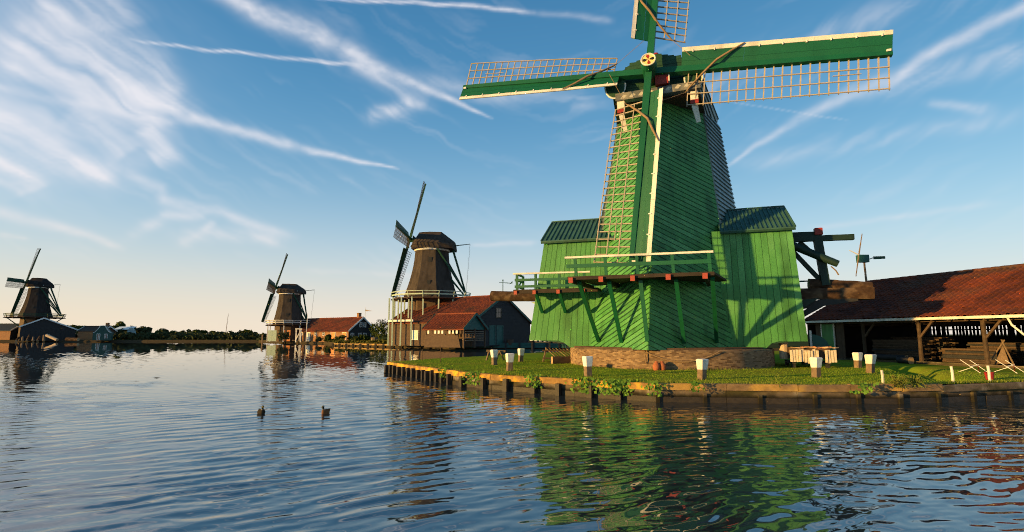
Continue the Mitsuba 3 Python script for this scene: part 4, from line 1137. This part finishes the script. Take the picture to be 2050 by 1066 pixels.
# ==== PART 4 ====
# ---------------------------------------------------------------- the smock mills across the river
def smock_mill(label, x, y, az, zst, rst, rb, rt, zt, zc, zhub, Ls, tilt, rot, m, rail, seed, low, zg=.5, posts=10, sails_lab='', lowm='m_brown_wood', tint_post='m_white'):
    k = thing('smock_mill', label, 'windmill')
    M = frame(x, y, az)
    r = np.random.default_rng(seed)
    # thatched eight-sided body with its concave flare
    prof = []
    for t in np.linspace(0, 1, 9):
        prof.append((rt + (rb - rt) * (1 - t) ** 1.7, lerp(zst + .15, zt, t)))
    body = put(k + '__body', MB().lathe(prof, n=8, phase=PI / 8), m, M)
    put(body + '__skirt', MB().lathe([(rb, zst + .15), (rb - .15, zst - .05), (rb - .5, zst - .05)], n=8, phase=PI / 8), m, M)
    for a, z in ((PI / 2 + .25, lerp(zst, zt, .75)), (PI / 2 - .5, lerp(zst, zt, .35))):
        rr = pl((z - zst) / (zt - zst), [(0, rb), (.35, rt + (rb - rt) * .48), (.75, rt + (rb - rt) * .1), (1, rt)]) * .95
        c, s = math.cos(-a), math.sin(-a)
        # windows on the side seen from the water
        put(body + '__window', MB().beam([rr * 1.0 * -.2, 0, z], [rr * .1, 0, z], .01, .01), 'm_glass_dark', M) if False else None
    for f in (.3, .78):
        z = lerp(zst, zt, f)
        rr = (rt + (rb - rt) * (1 - f) ** 1.7) * math.cos(PI / 8)
        put(body + '__window', MB().box([rr + .02, -.3, z], [.16, .5, .8]), 'm_black', M)
        put(body + '__window_frame', MB().box([rr + .0, -.3, z], [.1, .66, .96]), 'm_tar', M)
    # lower storey
    put(k + '__lower_storey', MB().lathe([(low, zg - .1), (low * .98, zst - .1), (.2, zst - .1)], n=8, phase=PI / 8), lowm, M)
    # collar and cap
    put(k + '__collar', MB().lathe([(rt * .98, zt - .1), (rt * 1.05, zt - .05), (rt * 1.07, zt + .28), (rt * .9, zt + .3)], n=16), 'm_cream', M)
    h = zc - zt - .2
    sec = lambda w, z0, hh: [(w, z0), (w * 1.06, z0 + .28 * hh), (w * .8, z0 + .68 * hh), (w * .3, z0 + .97 * hh), (-w * .3, z0 + .97 * hh), (-w * .8, z0 + .68 * hh), (-w * 1.06, z0 + .28 * hh), (-w, z0)]
    stn = [(rt * 1.1, .66, h * .45), (rt * .72, 1.0, h * .98), (rt * .1, 1.08, h * 1.0), (-rt * .6, 1.05, h * .98), (-rt * 1.34, .8, h * .45)]
    V, Fc = [], []
    for u, w, hh in stn:
        V += [[a, u, b] for a, b in sec(w * rt, zt + .2, hh)]
    for i in range(len(stn) - 1):
        for j in range(8):
            q = (j + 1) % 8
            Fc.append([i * 8 + j, i * 8 + q, i * 8 + 8 + q, i * 8 + 8 + j])
    Fc += [[0, 1, 2, 3], [0, 3, 4, 7], [4, 5, 6, 7]] + [[32 + a for a in q] for q in ([3, 2, 1, 0], [7, 4, 3, 0], [7, 6, 5, 4])]
    cap = put(k + '__cap', MB().add(V, Fc), m, M)
    put(cap + '__front_board', MB().box([0, rt * 1.04, zt + .2 + h * .38], [rt * 1.1, .12, h * .7]), 'm_dark_green', M)
    put(cap + '__beam', MB().box([rt * .95, .5, zt + .75], [.5, .28, .28]), 'm_cream', M)
    put(cap + '__beam', MB().box([rt * .9, -rt * .85, zt + .7], [.5, .28, .28]), 'm_cream', M)
    # tail: pole, long and short braces down to the gallery
    foot = np.array([0, -rst + .6, zst + .9])
    tp = k + '__tail'
    tail = put(tp, MB().beam([0, -rt * 1.2, zt + .6], foot, .34, .34, w1=.26, h1=.26), 'm_dark_green', M)
    for sgn in (1, -1):
        put(tail + '__brace', MB().beam([sgn * rt * .95, -rt * .4, zt + .5], foot, .26, .26, up=(0, 1, 0)), 'm_dark_green', M)
        put(tail + '__brace', MB().beam([sgn * rt * .8, .35 * rt, zt + .4], foot + [0, .3, -.2], .22, .22, up=(0, 1, 0)), 'm_dark_green', M)
    put(tail + '__winch', MB().box(foot + [0, -.1, -.25], [1.0, .3, .3]), 'm_dark_green', M)
    put(tail + '__sprit', MB().tube([[0, -rt * 1.1, zt + .9], [0, -rt * 2.25, zt + 1.25]], [.1, .06], 6), 'm_dark_green', M)
    put(tail + '__line', MB().tube([[0, -rt * 2.25, zt + 1.25], [0, -rt * 2.05, zst + 1.2]], [.025, .025], 4), 'm_rope', M)
    # gallery
    g = put(k + '__gallery', MB().lathe([(low * .9, zst - .12), (rst, zst - .12), (rst, zst + .02), (low * .9, zst + .02)], n=16), 'm_brown_wood', M)
    n = 16
    P = lambda i, rr, z: [rr * math.cos(2 * PI * i / n), rr * math.sin(2 * PI * i / n), z]
    for i in range(n):
        put(g + '__post', MB().beam(P(i, rst - .1, zst), P(i, rst + .22, zst + 1.0), .11, .11), rail, M)
        for zz, dr0, w in ((.98, .2, .12), (.5, .06, .2)):
            put(g + '__rail', MB().beam(P(i, rst + dr0, zst + zz), P(i + 1, rst + dr0, zst + zz), .06, w), rail, M)
        put(g + '__joist', MB().beam(P(i, low * .9, zst - .22), P(i, rst + .2, zst - .22), .16, .2), 'm_brown_wood', M)
    for i in range(n):
        if posts == 16 or i % 2 == 0:
            if posts > 0:
                put(g + '__support', MB().beam(P(i, rst - .25, zg - .2), P(i, rst - .25, zst - .3), .2, .2), tint_post, M)
            else:
                put(g + '__strut', MB().beam(P(i, low * .95, zst - 3.0), P(i, rst - .2, zst - .3), .2, .2), tint_post, M)
    # sails, seen nearly edge-on
    t, ro = math.radians(tilt), math.radians(rot)
    hub = np.array([0, rt * 1.32, zhub])
    ax = np.array([0, math.cos(t), math.sin(t)]); up = np.array([0, -math.sin(t), math.cos(t)]); e1 = np.array([1., 0, 0])
    put(k + '__windshaft', MB().tube([hub - ax * rt * 1.2, hub + ax * .6], [.32, .38], 10), 'm_dark_green', M)
    # with v mirrored (left-handed frame) turn the leading side accordingly
    for ai in range(4):
        b = ro + ai * PI / 2
        er = math.cos(b) * e1 + math.sin(b) * up
        ld = -math.sin(b) * e1 + math.cos(b) * up
        H0 = hub + ax * (.15 if ai % 2 else -.2)
        X = lambda rr, q, nn: H0 + er * rr - ld * q + ax * nn
        sail = put(k + '__sail', MB().beam(X(0, 0, 0), X(Ls, 0, 0), .36, .4, up=ax, w1=.2, h1=.22), 'm_dark_green', M)
        th = lambda rr: math.radians(lerp(20, 3, rr / Ls)); ph = lambda rr: math.radians(lerp(26, 10, rr / Ls))
        Lx = lambda rr, w, dn=0: X(rr, w * math.cos(th(rr)), -w * math.sin(th(rr)) + dn)
        Bx = lambda rr, w: X(rr, -w * math.cos(ph(rr)), w * math.sin(ph(rr)))
        put(sail + '__windboard', MB().hexa([Bx(1.7, .1), Bx(Ls, .1), Bx(Ls, .95), Bx(1.7, .95)], [np.array(q) + ax * .05 for q in (Bx(1.7, .1), Bx(Ls, .1), Bx(Ls, .95), Bx(1.7, .95))]), 'm_dark_green', M)
        rs = np.linspace(2.0, Ls - .1, 22)
        mb = MB()
        for rr in rs:
            mb.beam(Lx(rr, -.1), Lx(rr, 1.8), .06, .07, up=ax)
        put(sail + '__bars', mb, 'm_lath_dark', M, kind='stuff')
        for w in (.7, 1.25, 1.75):
            put(sail + '__lath', MB().tube([Lx(rr, w, .05) for rr in rs], .03, 4), 'm_lath_dark', M)
    return k


smock_mill('tallest brown thatched windmill, standing over the red-roofed barn', -13.7, 89, -87, 8.0, 6.5, 4.7, 2.9, 16.2, 19.6, 18.3, 10.3, 14, 2, 'm_thatch', 'm_pale_green', 1, 4.0, posts=16, zg=.5, tint_post='m_pale_green')
smock_mill('brown thatched windmill beside the long orange-lit house', -55.5, 131, -101, 4.5, 5.0, 3.7, 2.55, 12.0, 14.7, 13.6, 8.9, 15, 4, 'm_thatch', 'm_cream', 2, 3.2, posts=8)
smock_mill('dark thatched windmill farthest left, behind the black gabled barn', -143, 158, -110, 7.2, 6.8, 4.0, 2.3, 16.0, 19.1, 17.5, 10.8, 14, -2, 'm_thatch_dark', 'm_dark_green', 3, 3.4, posts=0, tint_post='m_dark_green')


# ---------------------------------------------------------------- gabled houses
def house(base, label, cat, cx, cy, ld, LM, GW, ze, zr, wall_l, wall_g, roofm, over=.3, verge='m_white', z0=.4, tiles=True, chimney=None, pa=.3):
    """corner (cx,cy) nearest the eye; ld = direction of the long side, gable runs at right angles to it, away from the eye"""
    k = thing(base, label, cat)
    a = unit(np.array([ld[0], ld[1]])); b = np.array([-a[1], a[0]])
    if b[1] < 0:
        b = -b
    M = np.eye(4); M[:2, 0], M[:2, 1], M[:3, 3] = a, b, (cx, cy, 0)
    H = GW / 2
    put(k + '__wall', MB().box([LM / 2, .06, (z0 + ze) / 2], [LM, .12, ze - z0]), wall_l, M)
    put(k + '__wall', MB().box([LM / 2, GW - .06, (z0 + ze) / 2], [LM, .12, ze - z0]), wall_l, M)
    for e, s in ((0, 1), (LM, -1)):
        put(k + '__gable_wall', MB().slab([[e, .13, z0], [e, GW - .13, z0], [e, GW - .13, ze], [e, H, zr - .15], [e, .13, ze]], (.1 * s, 0, 0)), wall_g, M)
    mb = MB()
    dz = (zr - ze) / H * over
    for b0 in (-over, GW + over):
        mb.slab([[-over, b0, ze - dz], [LM + over, b0, ze - dz], [LM + over, H, zr], [-over, H, zr]], (0, 0, -.1))
    roof = put(k + '__roof', mb, roofm, M)
    if tiles:
        tile_roof(roof, M, -over, LM + over, -over, ze - dz + .02, H, zr + .02, roofm, pa, .4, .05)
    put(roof + '__ridge', MB().tube([[-over, H, zr + .08], [LM + over, H, zr + .08]], .14, 6), roofm, M)
    for e in (-over - .03, LM + over + .03):
        for b0 in (-over, GW + over):
            put(roof + '__verge_board', MB().beam([e, b0, ze - dz + .02], [e, H, zr + .02], .06, .32), verge, M)
    if chimney:
        for t in chimney:
            c = put(roof + '__chimney', MB().box([t, H + .2, zr + .35], [.7, .7, 1.3]), 'm_house_brick', M)
            put(c + '__cap', MB().box([t, H + .2, zr + 1.04], [.82, .82, .1]), 'm_panel', M)

    def win(side, t, z, w, h, pane, frm='m_white', name='window', bars=1):
        """side 'l' long wall, 'g' gable"""
        P = (lambda x, o, zz: [x, -o, zz]) if side == 'l' else (lambda x, o, zz: [-o, x, zz])
        D = (lambda x, o, zz: [x, o, zz]) if side == 'l' else (lambda x, o, zz: [o, x, zz])
        q = put(k + '__' + name, MB().box(P(t, .03, z), D(w, .08, h)), pane, M)
        for dx in (-w / 2, w / 2):
            put(q + '__frame', MB().box(P(t + dx, .05, z), D(.09, .14, h + .1)), frm, M)
        for dh in (-h / 2, h / 2):
            put(q + '__frame', MB().box(P(t, .05, z + dh), D(w, .135, .09)), frm, M)
        if bars:
            put(q + '__glazing_bar', MB().box(P(t, .06, z), D(w, .06, .05)), frm, M)
            put(q + '__glazing_bar', MB().box(P(t, .06, z), D(.05, .055, h)), frm, M)
        return q
    return k, M, win


# barn under the tallest mill: long side towards the sun, dark gable towards the green mill
bk, BM, bw = house('barn', 'big dark barn with orange tile roof between the tallest brown mill and the green mill', 'barn', -5.6, 74, (-.8, .6), 17.5, 14.2, 4.0, 7.95, 'm_brown_wood', 'm_tar', 'm_tile_far', verge='m_teal', pa=.28)
bw('g', 5.9, 5.3, 1.2, 1.4, 'm_glass_dark', 'm_panel')
bw('g', 6.2, 2.0, 1.5, 2.8, 'm_teal', 'm_roof_green', 'door', 0)
bw('g', 4.4, 2.0, 1.3, 2.8, 'm_teal', 'm_roof_green', 'door', 0)
bw('l', 11.5, 2.0, 1.4, 1.4, 'm_cream', 'm_white')
for i in range(14):
    z = .7 + i * .5
    hw = 14.2 / 2 if z < 4 else 7.1 * (7.95 - z) / 3.95
    if hw > .8:
        put(bk + '__board', MB().box([-.03, 7.1, z], [.05, 2 * hw - .4, .47]), 'm_tar', BM)
for i in range(8):
    put(bk + '__board', MB().box([8.75, -.03, .75 + i * .42], [17.4, .04, .4]), 'm_brown_wood', BM)
# open lean-to with its own little gable in front of the barn
lt, LMt, lw = house('boat_shed', 'small open shed with red tile roof standing in front of the big barn', 'shed', -6.5, 70.5, (-.85, .52), 6.6, 5.2, 3.0, 4.9, 'm_brown_wood', 'm_teal', 'm_tile_far', verge='m_teal', z0=2.75, pa=.28)
for a, b in ((0, .1), (3.2, .1), (6.5, .1), (0, 5.1), (0, 2.6)):
    put(lt + '__post', MB().box([a, b, 1.6], [.2, .2, 2.6]), 'm_brown_wood', LMt)
put(lt + '__low_wall', MB().slab([[.3, -.2, .35], [6.6, -.2, .35], [6.6, 0, 2.0], [.9, 0, 2.0]], (0, .08, 0)), 'm_brown_wood', LMt)
for i in range(10):
    put(lt + '__paling', MB().box([.5 + i * .62, .05, 2.45], [.3, .05, .5]), 'm_white' if i % 4 else 'm_brown_wood', LMt)
for i in range(5):
    put(lt + '__slat', MB().box([-.02, 2.6, 1.3 + i * .3], [.04, 4.4, .12]), 'm_post_pale', LMt)
# frame of white posts on the waterside of the mill
k = thing('post_frame', 'white timber posts and beam at the water below the tallest mill', 'posts')
for i, (x, y) in enumerate(((-19.4, 83.0), (-18.4, 81.2), (-16.9, 80.2), (-15.2, 79.6), (-17.6, 86))):
    put(k + '__post', MB().box([x, y, 4.1], [.2, .2, 7.4]), 'm_pale_green')
put(k + '__beam', MB().beam([-19.4, 82.9, 4.2], [-14.9, 79.5, 4.2], .2, .3), 'm_cream')
# timber wharf
k = thing('wharf', 'dark timber wharf edge running below the big barn', 'wharf')
Wl = [(-33.4, 99.6), (-21.5, 89.6), (-9.2, 78.9), (7.3, 79.4), (12, 73.6)]
for p, q in along(Wl, 2.2):
    t = unit(q - p); nn = np.array([t[1], -t[0]])
    far = p[0] > -9.3
    A, B = np.r_[p + t * .05, 0], np.r_[q - t * .05, 0]
    if not far:
        put(k + '__plank', MB().slab([A + [0, 0, .25], B + [0, 0, .25], B + [0, 0, .5], A + [0, 0, .5]], np.r_[nn * .2, 0]), 'm_mossy')
        put(k + '__post', MB().box([p[0] + nn[0] * .3, p[1] + nn[1] * .3, .0], [.3, .3, .9]), 'm_wet_post')
    else:
        for z in (.12, .5):
            put(k + '__plank', MB().slab([A + [0, 0, z], B + [0, 0, z], B + [0, 0, z + .36], A + [0, 0, z + .36]], np.r_[nn * .18, 0]), 'm_teal')
        put(k + '__post', MB().box([p[0] + nn[0] * .3, p[1] + nn[1] * .3, .1], [.25, .25, 1.6]), 'm_tar')
k = thing('jetty', 'white slatted landing stage by the left wing of the green windmill', 'jetty')
for i in range(9):
    put(k + '__slat', MB().box([2.7 + i * .62, 74.5 - i * .3, 1.25 - .02 * i], [.34, 1.2, .1]), 'm_white')
put(k + '__beam', MB().beam([2.3, 75.2, 1.1], [8.0, 72.4, .95], .15, .2), 'm_tar')
for i in range(3):
    put(k + '__post', MB().box([2.8 + i * 2.4, 74.6 - i * 1.2, .4], [.2, .2, 1.6]), 'm_tar')
for x, lab in ((-2.1, 'brown tub against the dark gable of the big barn'), (1.4, 'second brown tub against the dark gable of the big barn')):
    put('tub', MB().lathe([(.02, 0), (.45, 0), (.55, .8), (.5, .8), (.45, .1)], (x + 1.8, 79.6 + x * .1, .55), 12), 'm_brown_wood', label=lab, cat='tub')
k = thing('weather_vane', 'slender weather vane on the ridge of the big barn', 'weather vane')
put(k + '__pole', MB().tube([[-1.4, 80.2, 7.6], [-1.4, 80.2, 10.3]], .06, 5), 'm_roof_green')
put(k + '__arm', MB().tube([[-2.0, 80.2, 10.05], [-.3, 80.2, 9.9]], .05, 5), 'm_roof_green')
put(k + '__arrow', MB().slab([[-.4, 80.2, 9.75], [.1, 80.2, 9.9], [.05, 80.2, 10.25]], (0, .04, 0)), 'm_roof_green')
put(k + '__knob', MB().lathe([(.01, 10.2), (.14, 10.35), (.01, 10.5)], (-1.4, 80.2, 0), 8), 'm_roof_green')

# house beside the second mill
hk, HM, hw = house('house', 'long house with red tile roof, orange-lit wall and dark white-edged gable', 'house', -36.5, 118, (-.8, .6), 23.5, 7.4, 3.0, 5.95, 'm_house_brick', 'm_tar', 'm_tile_far', chimney=[1.6], pa=.35)
for t, w, h, z, p in ((1.4, 1.5, 1.7, 1.75, 'm_shutter'), (5.6, 1.6, 1.9, 1.7, 'm_shutter'), (9.4, .8, .8, 2.3, 'm_glass_dark'), (12.6, .8, .8, 2.3, 'm_glass_dark'), (15.6, 1.6, 2.2, 1.6, 'm_cream'), (18.4, .8, .8, 2.3, 'm_cream'), (21.4, .8, .8, 2.3, 'm_cream'), (23.0, .7, .9, 2.0, 'm_cream')):
    hw('l', t, z, w, h, p, bars=0 if w > 1 else 1)
for t, z in ((3.2, 4.3), (4.3, 4.3)):
    hw('g', t, z, .6, 1.0, 'm_glass_dark')
for t in (1.0, 3.1, 4.4, 6.4):
    hw('g', t, 1.7, .8, 1.4, 'm_glass_dark')
k = thing('flagpole', 'thin pole with a pennant above the white-edged gable of the long house', 'flagpole')
put(k + '__pole', MB().tube([[-33.9, 121.5, 5.8], [-33.9, 121.5, 8.3]], .05, 5), 'm_white')
put(k + '__pennant', MB().slab([[-33.9, 121.5, 7.8], [-32.2, 121.5, 7.45], [-33.9, 121.5, 7.45]], (0, .03, 0)), 'm_lumber_a')
put('flagpole', MB().tube([[-47.6, 122.5, .4], [-47.6, 122.5, 7.0]], .08, 5), 'm_white', label='white mast before the roof of the long house', cat='flagpole')
k = thing('lift_gate', 'yellow-lit timber gate frame at the water by the second mill', 'gate')
for x in (-50.4, -49.3):
    put(k + '__post', MB().box([x, 123.5, 1.9], [.25, .25, 3.2]), 'm_cream')
put(k + '__beam', MB().box([-49.85, 123.5, 3.4], [1.6, .3, .2]), 'm_cream')
put(k + '__brace', MB().beam([-50.4, 123.4, .8], [-49.3, 123.4, 3.1], .16, .16), 'm_cream')
put(k + '__rail', MB().box([-50.0, 123.6, .75], [2.6, .2, .16]), 'm_post_pale')
for x, w, m, lab in ((-57.4, 2.1, 'm_pale_green', 'pale green double doors under the gallery'), (-53.9, 1.7, 'm_shutter', 'orange double doors under the gallery')):
    k = key('smock_mill_001__door')
    labels[k] = {'label': lab}
    put(k + '__leaf', MB().box([x - w / 4, 126.6, 1.8], [w / 2 - .03, .1, 2.6]), m)
    put(k + '__leaf', MB().box([x + w / 4, 126.6, 1.8], [w / 2 - .03, .1, 2.6]), m)
for x, h, lab in ((-60.6, 2.2, 'taller pale mooring post left of the second brown mill'), (-59.2, 1.2, 'shorter pale mooring post left of the second brown mill')):
    put('mooring_post', MB().box([x, 128.5, .9], [.3, .3, h]), 'm_post_pale', label=lab, cat='post')

# buildings by the leftmost mill
dk = thing('barn', 'black barn with broad pale-edged gable facing the water on the far left', 'barn')
DM = np.eye(4); DM[:2, 0], DM[:2, 1], DM[:3, 3] = (.75, .661), (-.661, .75), (-139.6, 150, 0)
ring = [[0, 0, .3], [12.2, 0, .3], [12.2, 0, 3.6], [4.8, 0, 6.7], [0, 0, 4.3]]
put(dk + '__wall', MB().slab(ring, (0, 13, 0)), 'm_tar', DM)
for a, b in ((ring[3], [-.4, 0, 4.1]), (ring[3], [12.7, 0, 3.35])):
    a, b = np.array(a), np.array(b)
    put(dk + '__roof', MB().slab([a + [0, -.4, .05], b + [0, -.4, .05], b + [0, 13.4, .05], a + [0, 13.4, .05]], (0, 0, .16)), 'm_tar', DM)
    put(dk + '__verge_board', MB().beam(a + [0, -.45, .1], b + [0, -.45, .1], .08, .34), 'm_white', DM)
for i in range(11):
    put(dk + '__board', MB().box([.56 + i * 1.1, -.03, 2.1], [1.04, .05, 3.0]), 'm_tar', DM)
house('house', 'low brown house with long roof right of the black barn', 'house', -122.5, 158, (-1, .05), 7.5, 5, 3.2, 4.5, 'm_house_brick', 'm_brown_wood', 'm_brown_wood', tiles=False, chimney=[.8])
gk = thing('green_house', 'green wooden house with bell-shaped white-edged gable', 'house')
ring = [[-3.4, 0, .4], [3.4, 0, .4], [3.4, 0, 3.2], [2.6, 0, 3.4], [1.5, 0, 4.6], [.9, 0, 5.6], [-.9, 0, 5.6], [-1.5, 0, 4.6], [-2.6, 0, 3.4], [-3.4, 0, 3.2]]
GMx = np.eye(4); cg, sg = math.cos(math.radians(-30)), math.sin(math.radians(-30)); GMx[:2, :2] = [[cg * .62, sg * .62], [-sg * .62, cg * .62]]; GMx[2, 2] = .8; GMx[:3, 3] = (-118.2, 152.5, .1)
put(gk + '__wall', MB().slab(ring, (0, 7, 0)), 'm_house_green', GMx)
for a, b in zip(ring[2:-1], ring[3:]):
    put(gk + '__edge_board', MB().beam([a[0], -.1, a[2]], [b[0], -.1, b[2]], .2, .18), 'm_white', GMx)
for x, w, h, z in ((-1.3, 1.2, 2.2, 1.6), (1.5, 1.1, 1.5, 1.9)):
    q = put(gk + '__window', MB().box([x, -.06, z], [w, .1, h]), 'm_glass_dark', GMx)
    for dx in (-w / 2, 0, w / 2):
        put(q + '__frame', MB().box([x + dx, -.1, z], [.12, .12, h + .12]), 'm_white', GMx)
    put(q + '__frame', MB().box([x, -.1, z + h / 2], [w, .11, .12]), 'm_white', GMx)
house('house', 'small grey-roofed house at the left edge of the picture', 'house', -148, 156, (-1, .1), 9, 6, 3.4, 5.2, 'm_house_brick', 'm_tar', 'm_tar_blue', tiles=False)
gh = thing('greenhouse', 'pale glasshouse with arched end among the trees', 'greenhouse')
a = np.linspace(0, PI, 9)
put(gh + '__end', MB().slab([[-122.5 + 1.7 * math.cos(t), 170, 1.0 + 3.3 * math.sin(t) ** .8] for t in a], (0, .1, 0)), 'm_glasshouse')
put(gh + '__roof', MB().slab([[-130, 172, 3.6], [-123, 170.5, 3.6], [-123, 173, 4.6], [-130, 175, 4.6]], (0, 0, .1)), 'm_glasshouse')
put(gh + '__wall', MB().box([-126.5, 172, 2.0], [7, .2, 3.0]), 'm_panel')
# logs and boards leaning at the water by the leftmost mill
for i in range(6):
    x = -139.8 + i * 1.5
    log('log', [x, 149.4 + .3 * (i % 2), .3], [x - .5 - .4 * (i % 2), 150.6, 1.3 + .3 * (i % 3)], .3, .24, f'{"first second third fourth fifth sixth".split()[i]} leaning log from the left at the water by the leftmost mill', 200 + i, 'logs leaning at the leftmost mill', M=None, m='m_lumber_c' if i % 2 else 'm_bark')
log('log', [-131.0, 148.9, 1.9], [-127.6, 148.6, .6], .42, .4, 'thick orange-brown log leaning before the black barn', 301, M=None, m='m_lumber_a')
log('log', [-125.0, 148.6, .8], [-121.5, 148.4, .7], .5, .45, 'thick dark log lying before the black barn', 302, M=None, m='m_bark')

# ---------------------------------------------------------------- trees and hedges along the far bank
LF = ['m_leaf_a', 'm_leaf_b', 'm_leaf_c']
adj = ['dark', 'bushy', 'low', 'rounded', 'broad', 'dense']
tl = [(145, 646), (160, 652), (178, 655), (214, 656), (233, 650), (252, 655), (272, 651), (284, 655), (296, 655), (307, 659), (320, 662), (333, 662), (346, 661), (357, 662), (371, 659), (383, 661), (395, 657), (404, 658), (414, 664), (430, 659), (442, 663), (455, 663), (468, 664), (480, 664), (490, 660), (501, 663), (512, 661)]
for i, (px_, top) in enumerate(tl):
    D = 172 + 22 * ((i * 7) % 5) / 4
    x = (px_ - 1025) / 1050 * D
    h = ((670 - top) / 1050 * D + 1.6) * (.85, 1.0, .75, .9, 1.15, .8, .95)[i % 7]
    side = f'{adj[i % 6]} tree in the far treeline, {i + 1 if False else ["first", "second", "third", "fourth", "fifth", "sixth", "seventh", "eighth", "ninth", "tenth", "eleventh", "twelfth", "thirteenth", "fourteenth", "fifteenth", "sixteenth", "seventeenth", "eighteenth", "nineteenth", "twentieth", "twenty-first", "twenty-second", "twenty-third", "twenty-fourth", "twenty-fifth", "twenty-sixth", "twenty-seventh"][i]} from the left'
    tree('tree', x, D, h, h * (1.15 if i % 3 else .9), LF[i % 3], side, 'tree', 'trees along the far bank', i, 520)
mb = MB()
r = np.random.default_rng(55)
for i in range(150):
    px_ = r.uniform(120, 530); D = r.uniform(150, 178)
    x = (px_ - 1025) / 1050 * D
    if px_ < 235 and D < 164:
        continue
    mb.add(*leaf_cloud((x, max(D, 159 if x < -75 else 145), 1.2), (2.6, 1.6, r.uniform(1.0, 1.9)), 60, .55, r, 4))
put('undergrowth', mb, 'm_leaf_c', kind='stuff', label='dark hedges and reeds along the far bank')
mb = MB()
for i in range(120):
    t = r.random(); x = lerp(-58, -20, t)
    yb = pl(x, [(-60, 142), (-56, 132), (-44, 125.3), (-36, 109.5), (-33, 101), (-20, 91)])
    mb.add(*leaf_cloud((x, yb + r.uniform(.3, 1.6), .65), (1.0, .8, r.uniform(.3, .7)), 40, .22, r, 4))
put('undergrowth', mb, 'm_leaf_d', kind='stuff', label='low yellowish bank plants before the second mill and the house')
for i, (x, y, h, w, m, lab) in enumerate(((-53.6, 124.6, 2.9, 3.0, 'm_leaf_c', 'dark round bush before the second mill'), (-43.3, 118.2, 1.1, 1.8, 'm_leaf_c', 'dark bush before the lit wall of the long house'), (-40.2, 115.5, 1.7, 1.6, 'm_leaf_a', 'pointed bush before the long house'),
                                               (-36.2, 112.2, 1.5, 2.8, 'm_leaf_b', 'green bush below the corner of the long house'), (-33.6, 113.2, 1.6, 3.2, 'm_leaf_b', 'green bush below the dark gable'), (-31.4, 112.6, 1.7, 3.0, 'm_leaf_a', 'leafy bush right of the dark gable'),
                                               (-28.6, 112.0, 4.4, 4.4, 'm_leaf_a', 'tall bush between the long house and the white posts'), (-25.6, 108.0, 4.6, 4.4, 'm_leaf_b', 'tall bush just left of the white posts'), (-61.5, 138.0, 3.0, 3.6, 'm_leaf_b', 'bush left of the second mill at the water'), (-29.8, 121, 5.4, 5, 'm_leaf_c', 'dark tree behind the dark gable of the long house'))):
    tree('bush', x, y, h, w, m, lab, 'bush', None, 300 + i, 520, False, size=.22)
for i, (x, y, w, lab) in enumerate(((-58.8, 139, 3, 'yellow flowering bush at the water left of the second mill'),)):
    tree('bush', x, y, 2.0, w, 'm_leaf_d', lab, 'bush', None, 400 + i, 300, False, size=.22)
k = thing('bin', 'grey round bin on the grass bank between the bushes', 'bin')
put(k + '__body', MB().lathe([(.02, .5), (.6, .5), (.65, 1.4), (.02, 1.4)], (-25.6, 98.5, 0), 10), 'm_panel')
put(k + '__lid', MB().lathe([(.7, 1.4), (.66, 1.52), (.02, 1.56)], (-25.6, 98.5, 0), 10), 'm_post_pale')
mb = MB().tube([[-103, 190, .4], [-102.4, 190, 9.5]], [.14, .05], 5)
put('mast', mb, 'm_post_pale', label='thin tilted mast far off above the treeline', cat='mast')


# ---------------------------------------------------------------- two ducks on the water
def duck(x, y, hd, tint, label, seed):
    import manifold3d as m3
    import trimesh
    def ball(c, rr, s=(1, 1, 1)):
        return m3.Manifold.sphere(1.0, 20).scale([rr * s[0], rr * s[1], rr * s[2]]).translate(list(c))
    hull = lambda *b: m3.Manifold.batch_hull(list(b))
    body = hull(ball((.0, 0, .05), .1, (1.1, 1, .85)), ball((-.14, 0, .075), .045, (1, 1, .7)), ball((.1, 0, .055), .06, (1, .95, 1)))
    tail = hull(ball((-.13, 0, .08), .035), ball((-.215, 0, .11), .012, (1, 2.2, .6)))
    neck = hull(ball((.1, 0, .07), .05), ball((.125, 0, .135), .026)) + hull(ball((.125, 0, .135), .026), ball((.135, 0, .19), .024))
    head = hull(ball((.135, 0, .2), .032), ball((.16, 0, .197), .024))
    bill = hull(ball((.175, 0, .192), .013, (1, 1, .8)), ball((.222, 0, .182), .008, (1, 1.5, .5)))
    m = (body + tail + neck + head + bill).refine_to_length(.012).to_mesh()
    tm = trimesh.Trimesh(m.vert_properties[:, :3], m.tri_verts, process=True)
    trimesh.smoothing.filter_taubin(tm, iterations=8)
    v = np.array(tm.vertices)
    base = np.array(tint)
    col = base * (.7 + .7 * meshkit.noise(v * 55)[:, None])
    col[v[:, 2] > .135] = (.012, .018, .014)
    col[(v[:, 2] > .118) & (v[:, 2] < .132) & (v[:, 0] > .05)] = (.3, .28, .24)
    col[(v[:, 0] > .178)] = (.22, .16, .03)
    eye = np.linalg.norm(np.abs(v) - [.152, .026, .207], axis=1) < .009
    col[eye] = (.5, .45, .35)
    c, s = math.cos(hd), math.sin(hd)
    w = np.stack([v[:, 0] * c - v[:, 1] * s + x, v[:, 0] * s + v[:, 1] * c + y, v[:, 2] * 1.05 - .01], -1)
    k = key('duck')
    scene[k] = mikit.ply((w, np.array(tm.faces)), 'm_duck', True, color=col)
    tag(k, label, 'duck')


duck(-6.7, 14.4, math.radians(-52), (.035, .03, .022), 'dark duck swimming, left of the two', 1)
duck(-4.98, 14.4, math.radians(-100), (.16, .075, .035), 'reddish-brown duck swimming, right of the two', 2)
